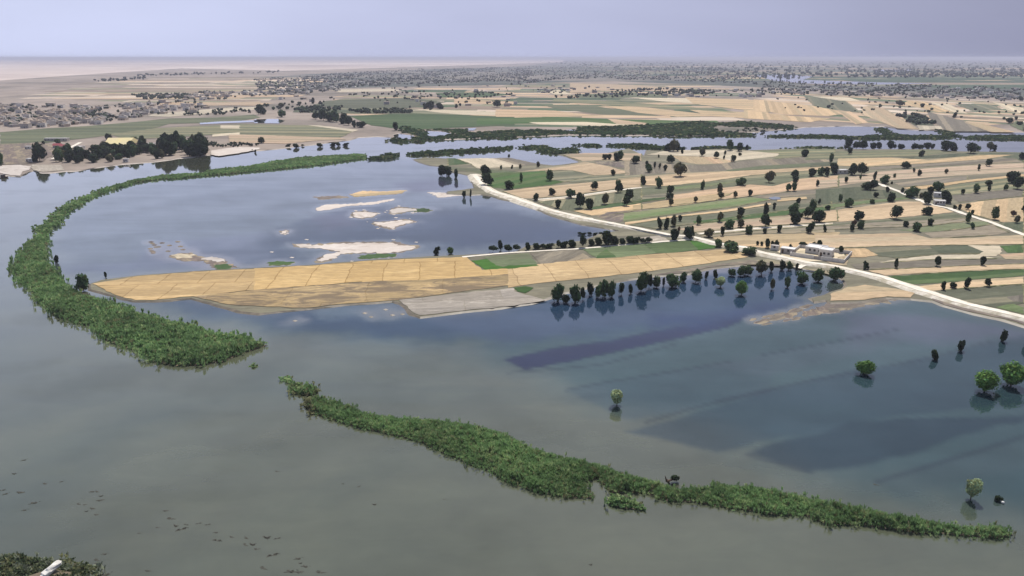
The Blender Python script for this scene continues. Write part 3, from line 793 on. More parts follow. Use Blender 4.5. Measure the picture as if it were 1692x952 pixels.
def ribbon(name, pts, width, z, mat, jit=0.15, step=4.0, hide=False):
    """a path following ground points"""
    P = densify(pts, step, 0.0, closed=False)
    V, F, n = [], [], len(P)
    run = 0
    for i, p in enumerate(P):
        d = (P[min(i + 1, n - 1)] - P[max(i - 1, 0)]).normalized(); nn = Vector((-d.y, d.x))
        a, b_ = width / 2 + random.gauss(0, jit), width / 2 + random.gauss(0, jit)
        V += [(p.x + nn.x * a, p.y + nn.y * a, z), (p.x - nn.x * b_, p.y - nn.y * b_, z)]
        if i: F.append((2 * i - 2, 2 * i - 1, 2 * i + 1, 2 * i))
    o = link(D.objects.new(name, mesh_np(name, V, F, mat)))
    return tag(o, kind='structure')

V, F = [], []
for a_, b_, z_ in VERGES:
    k_ = max(2, int(math.dist(a_, b_) / 4)); dx_, dy_ = (b_[0] - a_[0]) / k_, (b_[1] - a_[1]) / k_
    L_ = math.hypot(dx_, dy_); nx_, ny_ = -dy_ / L_, dx_ / L_
    for j in range(k_ + 1):
        w1, w2 = abs(random.gauss(0.5, 0.35)), abs(random.gauss(0.5, 0.35))
        x_, y_ = a_[0] + dx_ * j, a_[1] + dy_ * j
        V += [(x_ + nx_ * w1, y_ + ny_ * w1, ZL[0] + .012), (x_ - nx_ * w2, y_ - ny_ * w2, ZL[0] + .012)]
        if j: n_ = len(V); F.append((n_ - 4, n_ - 3, n_ - 1, n_ - 2))
b = NB('weedy_verge')
b_c = b.ramp(b.noise(geo_pos(b), 0.12, 5, 0.7), [(0.35, (0.07, 0.085, 0.04)), (0.5, (0.15, 0.15, 0.08)), (0.65, (0.34, 0.28, 0.19))])
tag(link(D.objects.new('verge', mesh_np('verge', V, F, b.done(b.bsdf(b_c, 0.95, 0.1).outputs[0])))), kind='structure')

# path along the top of the golden peninsula and field paths
ribbon('path', gp('B3', [(-300, 490), (0, 462), (450, 437), (900, 398), (1180, 377), (1260, 385)], ZL[0] + .03), 2.2, ZL[0] + .03, M['track'])
ribbon('path', gp('F1', [(740, 503), (1100, 472), (1400, 430), (1692, 395)], ZL[0] + .03), 2.5, ZL[0] + .036, M['track'], 0.3)
ribbon('path', gp('F2', [(560, 800), (1000, 758), (1692, 712)], ZL[0] + .03), 2.0, ZL[0] + .042, M['track'], 0.3)
ribbon('path', gp('F5', [(1250, 330), (1350, 290), (1400, 285)], ZL[0] + .03), 3.0, ZL[0] + .05, M['track'], 0.3)
ribbon('road', px_road := gp('P', [(1440, 298), (1446, 301), (1463, 308), (1485, 316), (1499, 322), (1520, 331), (1538, 338), (1569, 344), (1589, 352), (1637, 367), (1692, 388), (1850, 440)], ZL[0] + .05), 4.0, ZL[0] + .056, M['track'], 0.3)

# the embankment road: raised rubble bank with a pale track on its crown
emb = [ground(x, y, 1.2) for x, y in [(783, 288), (789, 296), (797, 306), (813, 316), (848, 327), (880, 338), (915, 349), (960, 360), (1010, 369), (1050, 377), (1085, 384), (1105, 388),
       (1146, 392), (1178, 401), (1202, 405), (1226, 409), (1250, 416), (1288, 424), (1333, 434), (1373, 439), (1389, 442), (1457, 458), (1523, 480), (1599, 503), (1656, 516), (1692, 525), (1800, 552), (2000, 600)]]
EP = densify([(p.x, p.y) for p in emb], 3.0, 0.0, closed=False)
V, F = [], []
n = len(EP)
prof = [(-1.0, -0.55), (-0.62, 0.75), (-0.42, 1.35), (0.42, 1.4), (0.62, 0.9), (1.0, 0.35)]
for i, p in enumerate(EP):
    d = (EP[min(i + 3, n - 1)] - EP[max(i - 3, 0)]).normalized(); nn = Vector((-d.y, d.x))
    t = i / n
    hw = 6.5 if t < 0.42 else (4.2 if t < 0.62 else 5.5)
    hw *= 1 + 0.16 * math.sin(i * 0.21) + random.gauss(0, 0.03)
    for k, (s, z) in enumerate(prof):
        V.append((p.x + nn.x * s * hw * 1.05, p.y + nn.y * s * hw * 1.05, z + (random.gauss(0, 0.12) if k in (1, 4) else 0)))
    if i:
        a, c = (i - 1) * 6, i * 6
        for k in range(5): F.append((a + k + 1, a + k, c + k, c + k + 1))
tag(link(D.objects.new('embankment', mesh_np('embankment', V, F, M['rubble']))), kind='structure')
ribbon('road', [(p.x, p.y) for p in emb], 3.8, 1.47, M['track'], 0.4)

# ------------------------------------------------------------------ water
na, nr = 760, 560
az = np.concatenate([np.linspace(-75, -40, 30, endpoint=False), np.linspace(-40, 40, na), np.linspace(40.5, 75, 30)])
rr = 1.0 / np.linspace(1 / 40.0, 1 / 2200.0, nr)
rr = np.concatenate([[5], rr])
A, RR = np.meshgrid(np.radians(az), rr)
X, Y = RR * np.sin(A), RR * np.cos(A)
col = np.zeros(X.shape + (3,), np.float32)
RIVER = np.array((0.076, 0.084, 0.058))
col[:] = RIVER
def fbm(xs, ys, seed=3, oct_=6, f0=0.012):
    r_ = np.random.default_rng(seed); o_ = np.zeros_like(xs); a_ = 1.0; f = f0
    for k_ in range(oct_):
        for q_ in range(3):
            th = r_.uniform(0, 6.28); ph = r_.uniform(0, 6.28, 2)
            o_ += a_ * .45 * np.sin((xs * math.cos(th) + ys * math.sin(th)) * f * 6.28 + ph[0] + 1.5 * np.sin((xs * math.sin(th) - ys * math.cos(th)) * f * 4 + ph[1]))
        a_ *= 0.6; f *= 1.9
    return o_
MOT = fbm(X, Y, 5)
nz = fbm(X, Y, 8, 7, 0.02) * 1.3
nz_old = np.sin(X * 0.021 + 1.3 * np.sin(Y * 0.017)) + np.sin(Y * 0.031 + 1.7 * np.sin(X * 0.013 + 2)) + 0.5 * np.sin(X * 0.11 + Y * 0.07) + 0.4 * np.sin(X * .23 - Y * .31)
def wash(c, pts, colour, soft, amt=1.0, wob=0.0):
    g = [tuple(v[:2]) for v in gp(c, pts)]
    XX, YY = X + wob * nz, Y + wob * np.roll(nz, 37, 1)
    ins = inside(g, XX, YY)
    d = edge_dist(g, XX, YY)
    f = np.clip(np.where(ins, d, -d) / soft * 0.5 + 0.5, 0, 1)
    f = (f * f * (3 - 2 * f) * amt)[..., None]
    col[:] = col * (1 - f) + np.array(colour) * f
def streak(c, pts, width, colour, amt):
    g = [tuple(v[:2]) for v in gp(c, pts)]
    d = edge_dist(g, X, Y, False)
    f = (np.clip(1.4 - d / width, 0, 1) * amt)[..., None]
    col[:] = col * (1 - f) + np.array(colour) * f
# the lagoon over the drowned fields
wash('P', [(90, 440), (75, 400), (110, 350), (200, 305), (420, 285), (640, 262), (700, 262), (740, 285), (800, 325), (1000, 372), (1100, 390), (840, 415), (430, 440), (160, 465)], (0.045, 0.064, 0.080), 12, 0.9, 2)
wash('B2', [(0, 420), (300, 330), (480, 190), (620, 170), (860, 160), (1100, 240), (1300, 190), (1500, 150), (1800, 220), (2300, 330), (2000, 400), (1200, 430), (1050, 400), (950, 380), (280, 400), (200, 440), (380, 500), (0, 560)], (0.022, 0.036, 0.066), 10, 0.9, 3)
wash('P', [(420, 392), (520, 360), (640, 352), (760, 345), (900, 362), (960, 382), (840, 402), (720, 395), (560, 396), (430, 405)], (0.020, 0.032, 0.058), 6, 0.7, 3)
wash('F1', [(0, 640), (200, 610), (500, 700), (900, 700), (1300, 770), (1100, 860), (400, 900), (0, 920)], (0.014, 0.026, 0.060), 12, 0.8, 3)
wash('A2', [(900, 880), (1150, 850), (1400, 900), (1100, 935), (950, 920)], (0.05, 0.045, 0.085), 8, 0.8, 2)
wash('B1', [(1050, 380), (1692, 340), (1692, 520), (1300, 560), (700, 600), (400, 620), (500, 540), (800, 520)], (0.045, 0.055, 0.095), 10, 0.8, 3)
wash('B2', [(400, 220), (620, 200), (640, 290), (420, 330)], (0.045, 0.04, 0.07), 6, 0.6, 2)
# the drowned fields right of the reeds
wash('P', [(170, 490), (330, 525), (527, 553), (766, 575), (850, 600), (930, 645), (1010, 668), (1120, 692), (1230, 742), (1350, 790), (1500, 820), (1900, 900), (1900, 530), (1520, 485), (1380, 460), (1000, 450), (545, 505), (330, 490)], (0.028, 0.058, 0.063), 16, 0.95, 2)
wash('P', [(190, 488), (330, 520), (430, 532), (527, 546), (640, 556), (766, 560), (850, 566), (1000, 552), (1230, 528), (1380, 480), (1300, 440), (1000, 450), (545, 505), (330, 492)], (0.018, 0.040, 0.080), 9, 0.92, 2.5)
wash('C3', [(-500, -60), (-200, -90), (1692, -110), (1692, -60), (900, -20), (300, 60), (0, 110), (-300, 60)], (0.035, 0.055, 0.10), 6, 0.6, 1.5)
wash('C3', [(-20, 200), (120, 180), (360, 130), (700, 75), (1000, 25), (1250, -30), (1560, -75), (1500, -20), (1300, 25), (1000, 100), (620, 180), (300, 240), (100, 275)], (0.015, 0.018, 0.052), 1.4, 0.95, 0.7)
wash('F5', [(0, 760), (600, 680), (1000, 640), (1300, 620), (1250, 660), (900, 760), (500, 830), (0, 890)], (0.018, 0.032, 0.082), 6, 0.85, 2)
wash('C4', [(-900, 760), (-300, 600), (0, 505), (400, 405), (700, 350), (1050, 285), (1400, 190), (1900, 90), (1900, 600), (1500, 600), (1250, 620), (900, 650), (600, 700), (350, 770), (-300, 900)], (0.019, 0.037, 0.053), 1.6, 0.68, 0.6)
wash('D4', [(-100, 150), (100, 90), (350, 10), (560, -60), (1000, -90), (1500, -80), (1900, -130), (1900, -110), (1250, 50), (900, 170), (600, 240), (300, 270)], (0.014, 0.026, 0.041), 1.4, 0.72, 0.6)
wash('C4', [(500, 0), (900, 0), (1500, 60), (1692, 110), (1692, 140), (1050, 180), (500, 200)], (0.062, 0.062, 0.10), 6, 0.6, 2)
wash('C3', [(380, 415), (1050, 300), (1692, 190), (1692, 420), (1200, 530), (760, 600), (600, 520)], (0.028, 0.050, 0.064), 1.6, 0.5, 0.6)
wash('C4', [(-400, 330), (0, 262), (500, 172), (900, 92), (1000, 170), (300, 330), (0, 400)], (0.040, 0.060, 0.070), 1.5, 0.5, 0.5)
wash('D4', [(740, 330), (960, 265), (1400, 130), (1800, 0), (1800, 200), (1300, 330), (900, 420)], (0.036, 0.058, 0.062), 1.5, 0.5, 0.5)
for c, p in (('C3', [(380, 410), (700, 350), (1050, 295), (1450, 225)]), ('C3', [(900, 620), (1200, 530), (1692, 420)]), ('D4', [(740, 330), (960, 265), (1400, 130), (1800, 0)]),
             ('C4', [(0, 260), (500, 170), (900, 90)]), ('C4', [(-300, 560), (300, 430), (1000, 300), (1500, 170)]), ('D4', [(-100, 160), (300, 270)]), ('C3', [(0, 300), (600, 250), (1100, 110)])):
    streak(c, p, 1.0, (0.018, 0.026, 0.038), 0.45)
# shallows over silt near the golden strip
wash('B2', [(560, 800), (900, 780), (1100, 900), (700, 905), (400, 880), (350, 840)], (0.055, 0.085, 0.10), 3, 0.6, 2)
wash('F5', [(0, 410), (300, 370), (560, 330), (860, 300), (1000, 320), (700, 360), (300, 430), (0, 500)], (0.14, 0.12, 0.13), 3, 0.7, 1)
wash('B3', [(160, 700), (400, 680), (640, 640), (820, 650), (600, 700), (300, 740), (160, 790), (120, 740)], (0.08, 0.12, 0.11), 2, 0.7, 1)
wash('B1', [(900, 440), (1150, 400), (1400, 480), (1692, 560), (1300, 560), (1050, 500)], (0.10, 0.08, 0.09), 3, 0.6, 2)
# sandbanks in the lagoon
def bar(c, pts, mat, z=0.10, jit=0.8):
    g = poly_ccw([tuple(v[:2]) for v in gp(c, pts, z)])
    sheet(NAMES[mat], g, mat, z + random.uniform(0, .02), jit, step=1.6, skirt=0.22)
    if mat == 'sand' and z > .07 and c == 'B2':          # loose shoals and wet rims round each bank
        r_ = random.Random(len(pts) * 7 + int(pts[0][0])); xs_ = [p[0] for p in pts]; ys_ = [p[1] for p in pts]
        cx_, cy_ = sum(xs_) / len(xs_), sum(ys_) / len(ys_); wx_, wy_ = (max(xs_) - min(xs_)) / 2, (max(ys_) - min(ys_)) / 2
        ring = [(cx_ + (x - cx_) * 1.05 + (6 if x > cx_ else -6), cy_ + (y - cy_) * 1.12 + (3 if y > cy_ else -3)) for x, y in pts]
        g2 = poly_ccw([tuple(v[:2]) for v in gp(c, ring, 0.04)]); sheet('mud_flat', g2, 'mud', 0.035, 1.1, step=1.6, skirt=0.1)
        for k in range(7):
            t = r_.uniform(0, 6.28); q_ = r_.uniform(1.0, 1.35); x, y = cx_ + math.cos(t) * wx_ * q_, cy_ + math.sin(t) * (wy_ * q_ + 4); a_ = r_.uniform(5, 16)
            g2 = poly_ccw([tuple(v[:2]) for v in gp(c, [(x - a_, y), (x - a_ * .3, y - a_ * .22), (x + a_, y - a_ * .1), (x + a_ * .4, y + a_ * .24)], 0.05)])
            sheet('sandbank', g2, 'sand', 0.05, 0.3, step=1.6, skirt=0.1)
    wash(c, pts, (0.19, 0.165, 0.135), 7 if mat != 'mud' else 4, 0.85, 1.2)
bar('B2', [(270, 408), (420, 415), (540, 405), (700, 398), (900, 398), (960, 415), (1050, 420), (1040, 435), (950, 455), (820, 468), (700, 460), (560, 470), (520, 500), (440, 520), (405, 510), (460, 475), (560, 458), (440, 435), (300, 430)], 'sand')
bar('B2', [(640, 205), (720, 195), (800, 208), (770, 228), (700, 238), (650, 228)], 'sand')
bar('B2', [(880, 190), (930, 170), (1020, 175), (1060, 185), (960, 200), (900, 208)], 'sand')
bar('B2', [(1000, 190), (1100, 172), (1160, 185), (1120, 200), (1040, 198)], 'green')
bar('B2', [(775, 265), (880, 262), (960, 250), (1060, 262), (940, 285), (900, 305), (810, 285)], 'sand')
bar('B2', [(620, 85), (700, 60), (820, 65), (990, 55), (960, 78), (780, 92), (660, 100)], 'wheat')
bar('B2', [(400, 175), (470, 150), (640, 145), (800, 130), (900, 112), (910, 122), (780, 148), (600, 160), (470, 185), (410, 190)], 'sand', 0.05)
bar('B2', [(380, 100), (560, 92), (620, 105), (430, 118)], 'mud', 0.05)
bar('B2', [(175, 325), (215, 322), (205, 338), (180, 338)], 'sand')
bar('B2', [(1130, 70), (1300, 75), (1400, 60), (1420, 85), (1300, 95), (1200, 105)], 'sand', 0.05)
bar('B2', [(680, 480), (800, 468), (930, 472), (920, 488), (780, 500), (690, 505)], 'green')
bar('B2', [(80, 530), (150, 515), (260, 522), (240, 540), (100, 548)], 'green')
bar('B1', [(1100, 480), (1180, 465), (1270, 475), (1350, 500), (1480, 525), (1560, 560), (1400, 570), (1320, 515), (1180, 515)], 'mud', 0.05)
bar('B1', [(1110, 478), (1180, 468), (1260, 472), (1250, 495), (1160, 500)], 'pale', 0.12)
bar('B1', [(1310, 500), (1380, 488), (1460, 505), (1460, 522), (1380, 518)], 'sand', 0.14)
bar('B1', [(1380, 545), (1480, 535), (1500, 565), (1420, 572)], 'green', 0.12)
r0 = random.Random(4)
bar('F4', [(720, 515), (560, 540), (300, 588), (60, 632), (-30, 640), (-30, 560), (150, 562), (320, 540), (500, 515)], 'mud', 0.05, 0.9)
bar('F5', [(1530, 655), (1692, 625), (1692, 700), (1500, 728), (1330, 760), (1300, 735), (1380, 690)], 'mud', 0.045, 0.9)
for cx_, cy_, ww, hh_ in ((1190, 745, 90, 26), (1240, 705, 70, 20), (1080, 770, 90, 22), (960, 800, 70, 22), (1000, 755, 60, 14), (870, 782, 40, 12), (1250, 775, 50, 14), (1100, 735, 50, 12), (990, 822, 50, 8), (1330, 668, 60, 16), (1160, 790, 40, 9), (900, 808, 30, 9)):
    bar('F5', [(cx_ + ww * math.cos(t) * r0.uniform(.6, 1.15), cy_ + hh_ * math.sin(t) * r0.uniform(.6, 1.15) - ww * math.cos(t) * .16) for t in [k * .571 for k in range(11)]], 'mud', 0.04, 0.5)
for i in range(16):   # drowned hummocks left of it
    x, y = random.uniform(960, 1240), random.uniform(385, 475)
    bar('B1', [(x - 16, y), (x, y - 5), (x + 20, y - 2), (x + 12, y + 5), (x - 8, y + 5)], 'mud', 0.04, 0.3)
for x, y in ((720, 855), (855, 832), (900, 868), (965, 862), (265, 905), (760, 880)):
    bar('B2', [(x - 16, y), (x, y - 5), (x + 16, y), (x, y + 6)], 'grey', 0.05, 0.4)

wash('P', farm_px, (0.10, 0.088, 0.065), 9, 0.8, 2.0)
col *= (1 + 0.10 * np.clip(MOT, -1.5, 1.5))[..., None]
nv = X.size
V = np.stack([X.ravel(), Y.ravel(), np.zeros(nv)], 1)
idx = np.arange(nv).reshape(X.shape)
F = np.stack([idx[:-1, :-1].ravel(), idx[1:, :-1].ravel(), idx[1:, 1:].ravel(), idx[:-1, 1:].ravel()], 1)[:, ::-1]
me = mesh_np('water', V, F, M['water'], col.reshape(-1, 3))
wo_ = link(D.objects.new('water', me))
tag(wo_, kind='structure')

# ------------------------------------------------------------------ haze
mb = MB(); mb.box(-59000, -400, -3.2, 59000, 89000, 112)
hz = mb.build('haze', [])
b = NB('haze')
pv = b.n('ShaderNodeVolumePrincipled')
pv.inputs['Color'].default_value = (0.80, 0.82, 1.0, 1)
pv.inputs['Density'].default_value = 8e-5
pv.inputs['Anisotropy'].default_value = 0.0
b.l(pv.outputs[0], b.out.inputs['Volume'])
hz.data.materials.clear(); hz.data.materials.append(b.m)
tag(hz, kind='stuff')

# ------------------------------------------------------------------ trees
ICO = None
def ico(sub):
    bm = bmesh.new(); bmesh.ops.create_icosphere(bm, subdivisions=sub, radius=1.0)
    V = np.array([v.co[:] for v in bm.verts]); F = np.array([[v.index for v in f.verts] for f in bm.faces]); bm.free()
    return V, F
ICO1, ICO2 = ico(1), ico(2)

def crown_np(seed, nb=9, nleaf=420, leaf=0.07, base=(0.03, 0.05, 0.02), shape='round', low=0.0):
    """unit crown: sits between z=.18 and z=1, about 1 wide. Lumps of foliage plus leaf faces all through their skins"""
    r = np.random.default_rng(seed)
    V, F, C = [], [], []
    blobs = []
    for i in range(nb):
        if shape == 'tall':
            z = r.uniform(0.25, 0.86); rad = r.uniform(0.16, 0.26) * (1.1 - 0.5 * z)
            q = r.normal(0, 0.14, 2); c = np.array([q[0], q[1], z])
        else:
            t = r.uniform(0, 2 * math.pi); z = r.uniform(0.36, 0.80)
            rr_ = r.uniform(0.0, 0.25) * (1.15 - abs(z - 0.52) * 1.4)
            c = np.array([math.cos(t) * rr_, math.sin(t) * rr_, z]); rad = r.uniform(0.18, 0.28)
        blobs.append((c, rad))
    k = 0
    for c, rad in blobs:
        v, f = ICO1
        vv = v * (rad * 0.80) * r.uniform(0.75, 1.2, (len(v), 1)) + c
        V.append(vv); F.append(np.concatenate([f, f[:, 2:3]], 1) + k); k += len(vv)
        C.append(np.tile(np.array(base) * r.uniform(0.65, 0.9), (len(vv), 1)))
    n = nleaf
    bi = r.integers(0, len(blobs), n)
    cc = np.array([blobs[i][0] for i in bi]); rd = np.array([blobs[i][1] for i in bi])[:, None]
    d = r.normal(0, 1, (n, 3)); d /= np.linalg.norm(d, axis=1)[:, None]
    p = cc + d * rd * r.uniform(0.75, 1.18, (n, 1))
    a = np.cross(d, r.normal(0, 1, (n, 3))); a /= np.linalg.norm(a, axis=1)[:, None]
    b = np.cross(d, a) + d * r.normal(0, 0.6, (n, 1)); b /= np.linalg.norm(b, axis=1)[:, None]
    s = leaf * r.uniform(0.6, 1.4, (n, 1))
    q = np.stack([p - a * s - b * s * .6, p + a * s * .7 - b * s, p + a * s + b * s * .7, p - a * s * .6 + b * s], 1).reshape(-1, 3)
    V.append(q); F.append(np.arange(4 * n).reshape(-1, 4) + k)
    tone = r.uniform(0.7, 1.5, (len(blobs), 1))[bi] * r.uniform(0.8, 1.25, (n, 1))
    hue = r.normal(0, 0.1, (n, 1))
    cl = np.array(base)[None] * tone * np.concatenate([1 + hue, np.ones((n, 1)), 1 - hue], 1)
    C.append(np.repeat(cl, 4, 0))
    V = np.concatenate(V)
    if low: V[:, 2] = (V[:, 2] - low) / (1 - low)
    return V, np.concatenate(F), np.clip(np.concatenate(C), 0.003, 0.8)

def tri_fix(F):
    return F
def make_crown(name, **kw):
    V, F, C = crown_np(**kw)
    me = D.meshes.new(name)
    tri = F[:, 2] == F[:, 3]
    V = np.asarray(V, np.float32)
    faces = [tuple(f[:3]) if t else tuple(f) for f, t in zip(F.tolist(), tri.tolist())]
    me.from_pydata(V.tolist(), [], faces)
    a = me.color_attributes.new('col', 'FLOAT_COLOR', 'POINT')
    c = np.ones((len(V), 4), np.float32); c[:, :3] = C
    a.data.foreach_set('color', c.ravel())
    me.materials.append(M['leaf'])
    me.update()
    return me

def make_trunk(name, seed, thin=0.035):
    r = random.Random(seed)
    m = MB()
    top = Vector((r.uniform(-.03, .03), r.uniform(-.03, .03), 0.5))
    m.bar((0, 0, -0.03), top, thin, thin * 0.6, 6)
    for i in range(4):
        t = i * 1.6 + r.uniform(0, 1)
        a = Vector((0, 0, 0.25 + 0.05 * i))
        m.bar(a, a + Vector((math.cos(t) * 0.22, math.sin(t) * 0.22, 0.28)), thin * 0.5, thin * 0.2, 5)
    return m.mesh(name, M['bark'])

PAL_ = {'dark': (0.026, 0.042, 0.020), 'mid': (0.06, 0.10, 0.042), 'green': (0.10, 0.19, 0.05), 'pale': (0.30, 0.36, 0.19), 'olive': (0.085, 0.085, 0.045), 'brown': (0.10, 0.065, 0.045)}
CROWN = {}
for kind_, cnt in (('dark', 6), ('mid', 4), ('green', 2), ('pale', 2), ('olive', 2), ('brown', 1)):
    hi = kind_ in ('green', 'pale')
    CROWN[kind_] = [make_crown('crown', seed=hash_, nb=11 if not hi else 16, nleaf=520 if not hi else 2600, leaf=0.062 if not hi else 0.034, base=PAL_[kind_], low=0.0 if kind_ == 'pale' else 0.11)
                    for hash_ in range(len(kind_) * 100, len(kind_) * 100 + cnt)]
CROWN['tall'] = [make_crown('crown', seed=900 + i, nb=10, nleaf=450, leaf=0.06, base=PAL_['dark'], shape='tall') for i in range(3)]
TRUNK = [make_trunk('trunk', i) for i in range(3)]
TRUNK_THIN = make_trunk('trunk', 9, 0.045)

TREES = []          # (pixel x, pixel base y, width m, height m, kind, name)
def T(c, lst, kind='dark', name='tree'):
    for t in lst:
        x, y = px(c, [(t[0], t[1])])[0]
        s = CR[c][2]
        k = ppm(x, y)
        w_, h_ = t[2] / s / k, t[3] / s / k
        dep = math.atan2(CAM_H, 1) 
        TREES.append((x, y, max(w_, 0.9), max(h_ * 1.02, 1.2), t[4] if len(t) > 4 else kind, name))

T('F1', [(325, 300, 90, 90), (345, 385, 95, 105), (532, 415, 75, 80), (642, 355, 28, 70, 'mid'), (890, 335, 65, 80), (1443, 290, 35, 55), (1283, 415, 58, 60), (1490, 400, 60, 68),
         (1510, 440, 65, 72), (907, 460, 60, 55), (765, 515, 65, 62), (1075, 485, 75, 80), (960, 575, 55, 68), (1153, 575, 70, 110), (1240, 590, 75, 90), (1365, 540, 65, 75, 'olive'), (1590, 515, 70, 90), (1562, 555, 65, 75),
         (465, 240, 22, 40), (560, 235, 22, 35), (633, 235, 28, 40), (788, 220, 35, 45), (535, 138, 18, 28), (1378, 150, 50, 50), (1408, 150, 40, 45), (1470, 165, 60, 70), (1500, 155, 60, 65), (1640, 185, 70, 55),
         (138, 485, 28, 60), (198, 485, 24, 62), (72, 300, 30, 55), (10, 295, 45, 45)])
T('A2', [(1190, 475, 40, 45)] if False else [(1220, 830, 38, 75, 'tall'), (1250, 828, 60, 50), (1315, 850, 30, 45)])
T('F2', [(280, 78, 80, 60), (330, 80, 95, 80), (365, 80, 60, 60), (408, 100, 22, 40), (830, 72, 80, 75), (905, 80, 55, 75), (968, 72, 20, 50, 'tall'), (912, 118, 30, 30), (580, 120, 50, 60), (702, 140, 45, 50),
         (782, 110, 28, 30), (772, 150, 25, 30), (860, 175, 50, 50), (1478, 130, 50, 70), (300, 185, 60, 60), (98, 200, 30, 40), (118, 265, 55, 80), (168, 225, 25, 50), (210, 232, 25, 40), (258, 248, 38, 45), (8, 180, 50, 50),
         (203, 138, 20, 28), (395, 298, 95, 100), (65, 370, 50, 60), (208, 400, 70, 85), (308, 455, 70, 65), (300, 505, 60, 70), (307, 555, 45, 55), (578, 418, 35, 75, 'mid'), (925, 380, 85, 75), (732, 450, 55, 70, 'olive'), (748, 495, 50, 55),
         (528, 525, 42, 50), (870, 485, 40, 45), (1002, 470, 40, 50), (1165, 350, 65, 85), (1395, 310, 60, 60), (1393, 360, 65, 60), (1332, 425, 50, 65, 'mid'), (1385, 425, 55, 65, 'mid'), (1540, 300, 75, 65), (1622, 290, 60, 80), (1675, 300, 50, 70),
         (1587, 383, 28, 45), (1423, 535, 40, 40), (1605, 545, 25, 45), (1680, 590, 40, 40), (1385, 625, 100, 95), (1535, 615, 75, 100), (1505, 660, 85, 75), (1605, 705, 100, 95), (1395, 715, 100, 95), (1213, 590, 28, 65, 'tall'),
         (1130, 640, 45, 90), (1133, 740, 95, 100), (913, 645, 75, 65), (905, 685, 40, 50), (915, 750, 65, 70, 'olive'), (828, 760, 90, 90, 'mid'), (737, 695, 60, 80, 'olive'), (388, 690, 38, 50), (215, 755, 50, 80), (270, 760, 50, 85),
         (332, 740, 60, 85, 'olive'), (555, 720, 42, 70, 'mid'), (760, 815, 32, 85, 'tall'), (640, 835, 70, 70, 'olive'), (985, 805, 75, 80), (1125, 805, 35, 50), (1258, 785, 40, 65, 'tall'), (1533, 795, 50, 100, 'tall'), (1648, 790, 22, 75, 'tall'),
         (338, 862, 85, 95), (470, 850, 85, 115), (378, 790, 20, 50, 'brown')])
T('F3', [(155, 70, 75, 85), (225, 60, 60, 60), (285, 62, 70, 65), (372, 60, 60, 50), (425, 60, 55, 50), (525, 58, 70, 60), (562, 58, 30, 35), (620, 62, 55, 50), (728, 60, 60, 45), (780, 60, 60, 45), (845, 58, 60, 50), (888, 60, 40, 40),
         (1000, 75, 100, 80), (1070, 78, 80, 65), (1225, 95, 85, 80), (1290, 75, 45, 45), (1395, 72, 60, 60), (1430, 70, 40, 40), (160, 105, 45, 50), (795, 125, 50, 45), (5, 180, 40, 70), (1390, 210, 60, 55), (650, 232, 75, 60), (732, 262, 30, 35),
         (772, 292, 35, 45), (558, 310, 28, 30), (1012, 275, 32, 35), (1293, 248, 25, 55, 'tall'), (1678, 150, 60, 60), (35, 280, 90, 90), (190, 290, 90, 90), (270, 285, 85, 85), (132, 355, 35, 45), (262, 325, 20, 40), (385, 330, 28, 60), (475, 365, 80, 70, 'mid'),
         (322, 415, 80, 75), (375, 415, 70, 75), (535, 370, 25, 25), (500, 435, 40, 40), (628, 445, 40, 40), (720, 490, 110, 90, 'mid'), (945, 428, 85, 80), (870, 460, 60, 60), (850, 540, 100, 95), (1010, 535, 100, 95), (790, 490, 40, 40),
         (845, 640, 90, 85), (1275, 445, 55, 70, 'mid'), (1380, 378, 55, 50), (1385, 425, 35, 35), (1160, 458, 38, 40), (1528, 420, 35, 45), (1583, 360, 90, 95), (1632, 410, 70, 90), (88, 520, 35, 60), (155, 570, 65, 90, 'mid'),
         (398, 480, 40, 50), (528, 525, 75, 80), (365, 540, 50, 40), (245, 680, 80, 75), (255, 760, 65, 70), (205, 730, 40, 50, 'brown'), (190, 785, 40, 60), (573, 670, 90, 95), (660, 745, 45, 55), (758, 785, 75, 85, 'mid'),
         (868, 735, 48, 60), (1085, 590, 38, 35), (1125, 595, 30, 45), (1203, 590, 45, 50), (1238, 635, 28, 40), (1195, 705, 50, 75), (1245, 760, 35, 60, 'mid'), (1437, 675, 60, 90), (1600, 650, 35, 50, 'brown'), (1618, 705, 50, 65), (1690, 610, 25, 70, 'tall')])
T('F4', [(300, 270, 34, 82, 'tall'), (570, 255, 45, 75), (925, 235, 45, 80), (1325, 228, 45, 75), (988, 445, 38, 65), (1183, 430, 60, 85), (1368, 415, 50, 60)])
T('F5', [(25, 500, 80, 90, 'mid'), (85, 490, 35, 60), (165, 500, 115, 110, 'mid'), (262, 450, 65, 90, 'mid'), (368, 455, 85, 98, 'mid'), (455, 430, 40, 65), (538, 420, 45, 60), (680, 400, 85, 60, 'mid'), (755, 400, 80, 80, 'mid'), (825, 395, 85, 75, 'mid'),
         (942, 390, 95, 112, 'olive'), (1030, 365, 50, 80), (1122, 350, 50, 75), (1180, 350, 60, 70, 'mid'), (1248, 345, 35, 50), (1035, 520, 45, 78, 'olive'), (1165, 500, 65, 90, 'mid'), (1290, 470, 115, 110, 'mid'), (1440, 450, 105, 105, 'mid'), (1590, 440, 115, 115, 'mid')])
T('B3', [(325, 780, 72, 112, 'mid'), (375, 790, 50, 60), (430, 785, 75, 100, 'mid'), (485, 770, 35, 70), (540, 740, 40, 90), (580, 755, 50, 70, 'mid'), (625, 750, 60, 112, 'mid'), (670, 750, 58, 100, 'mid'), (735, 735, 36, 62), (795, 730, 36, 52), (862, 712, 80, 110, 'mid'), (915, 690, 50, 70)])
NEAR0 = len(TREES)
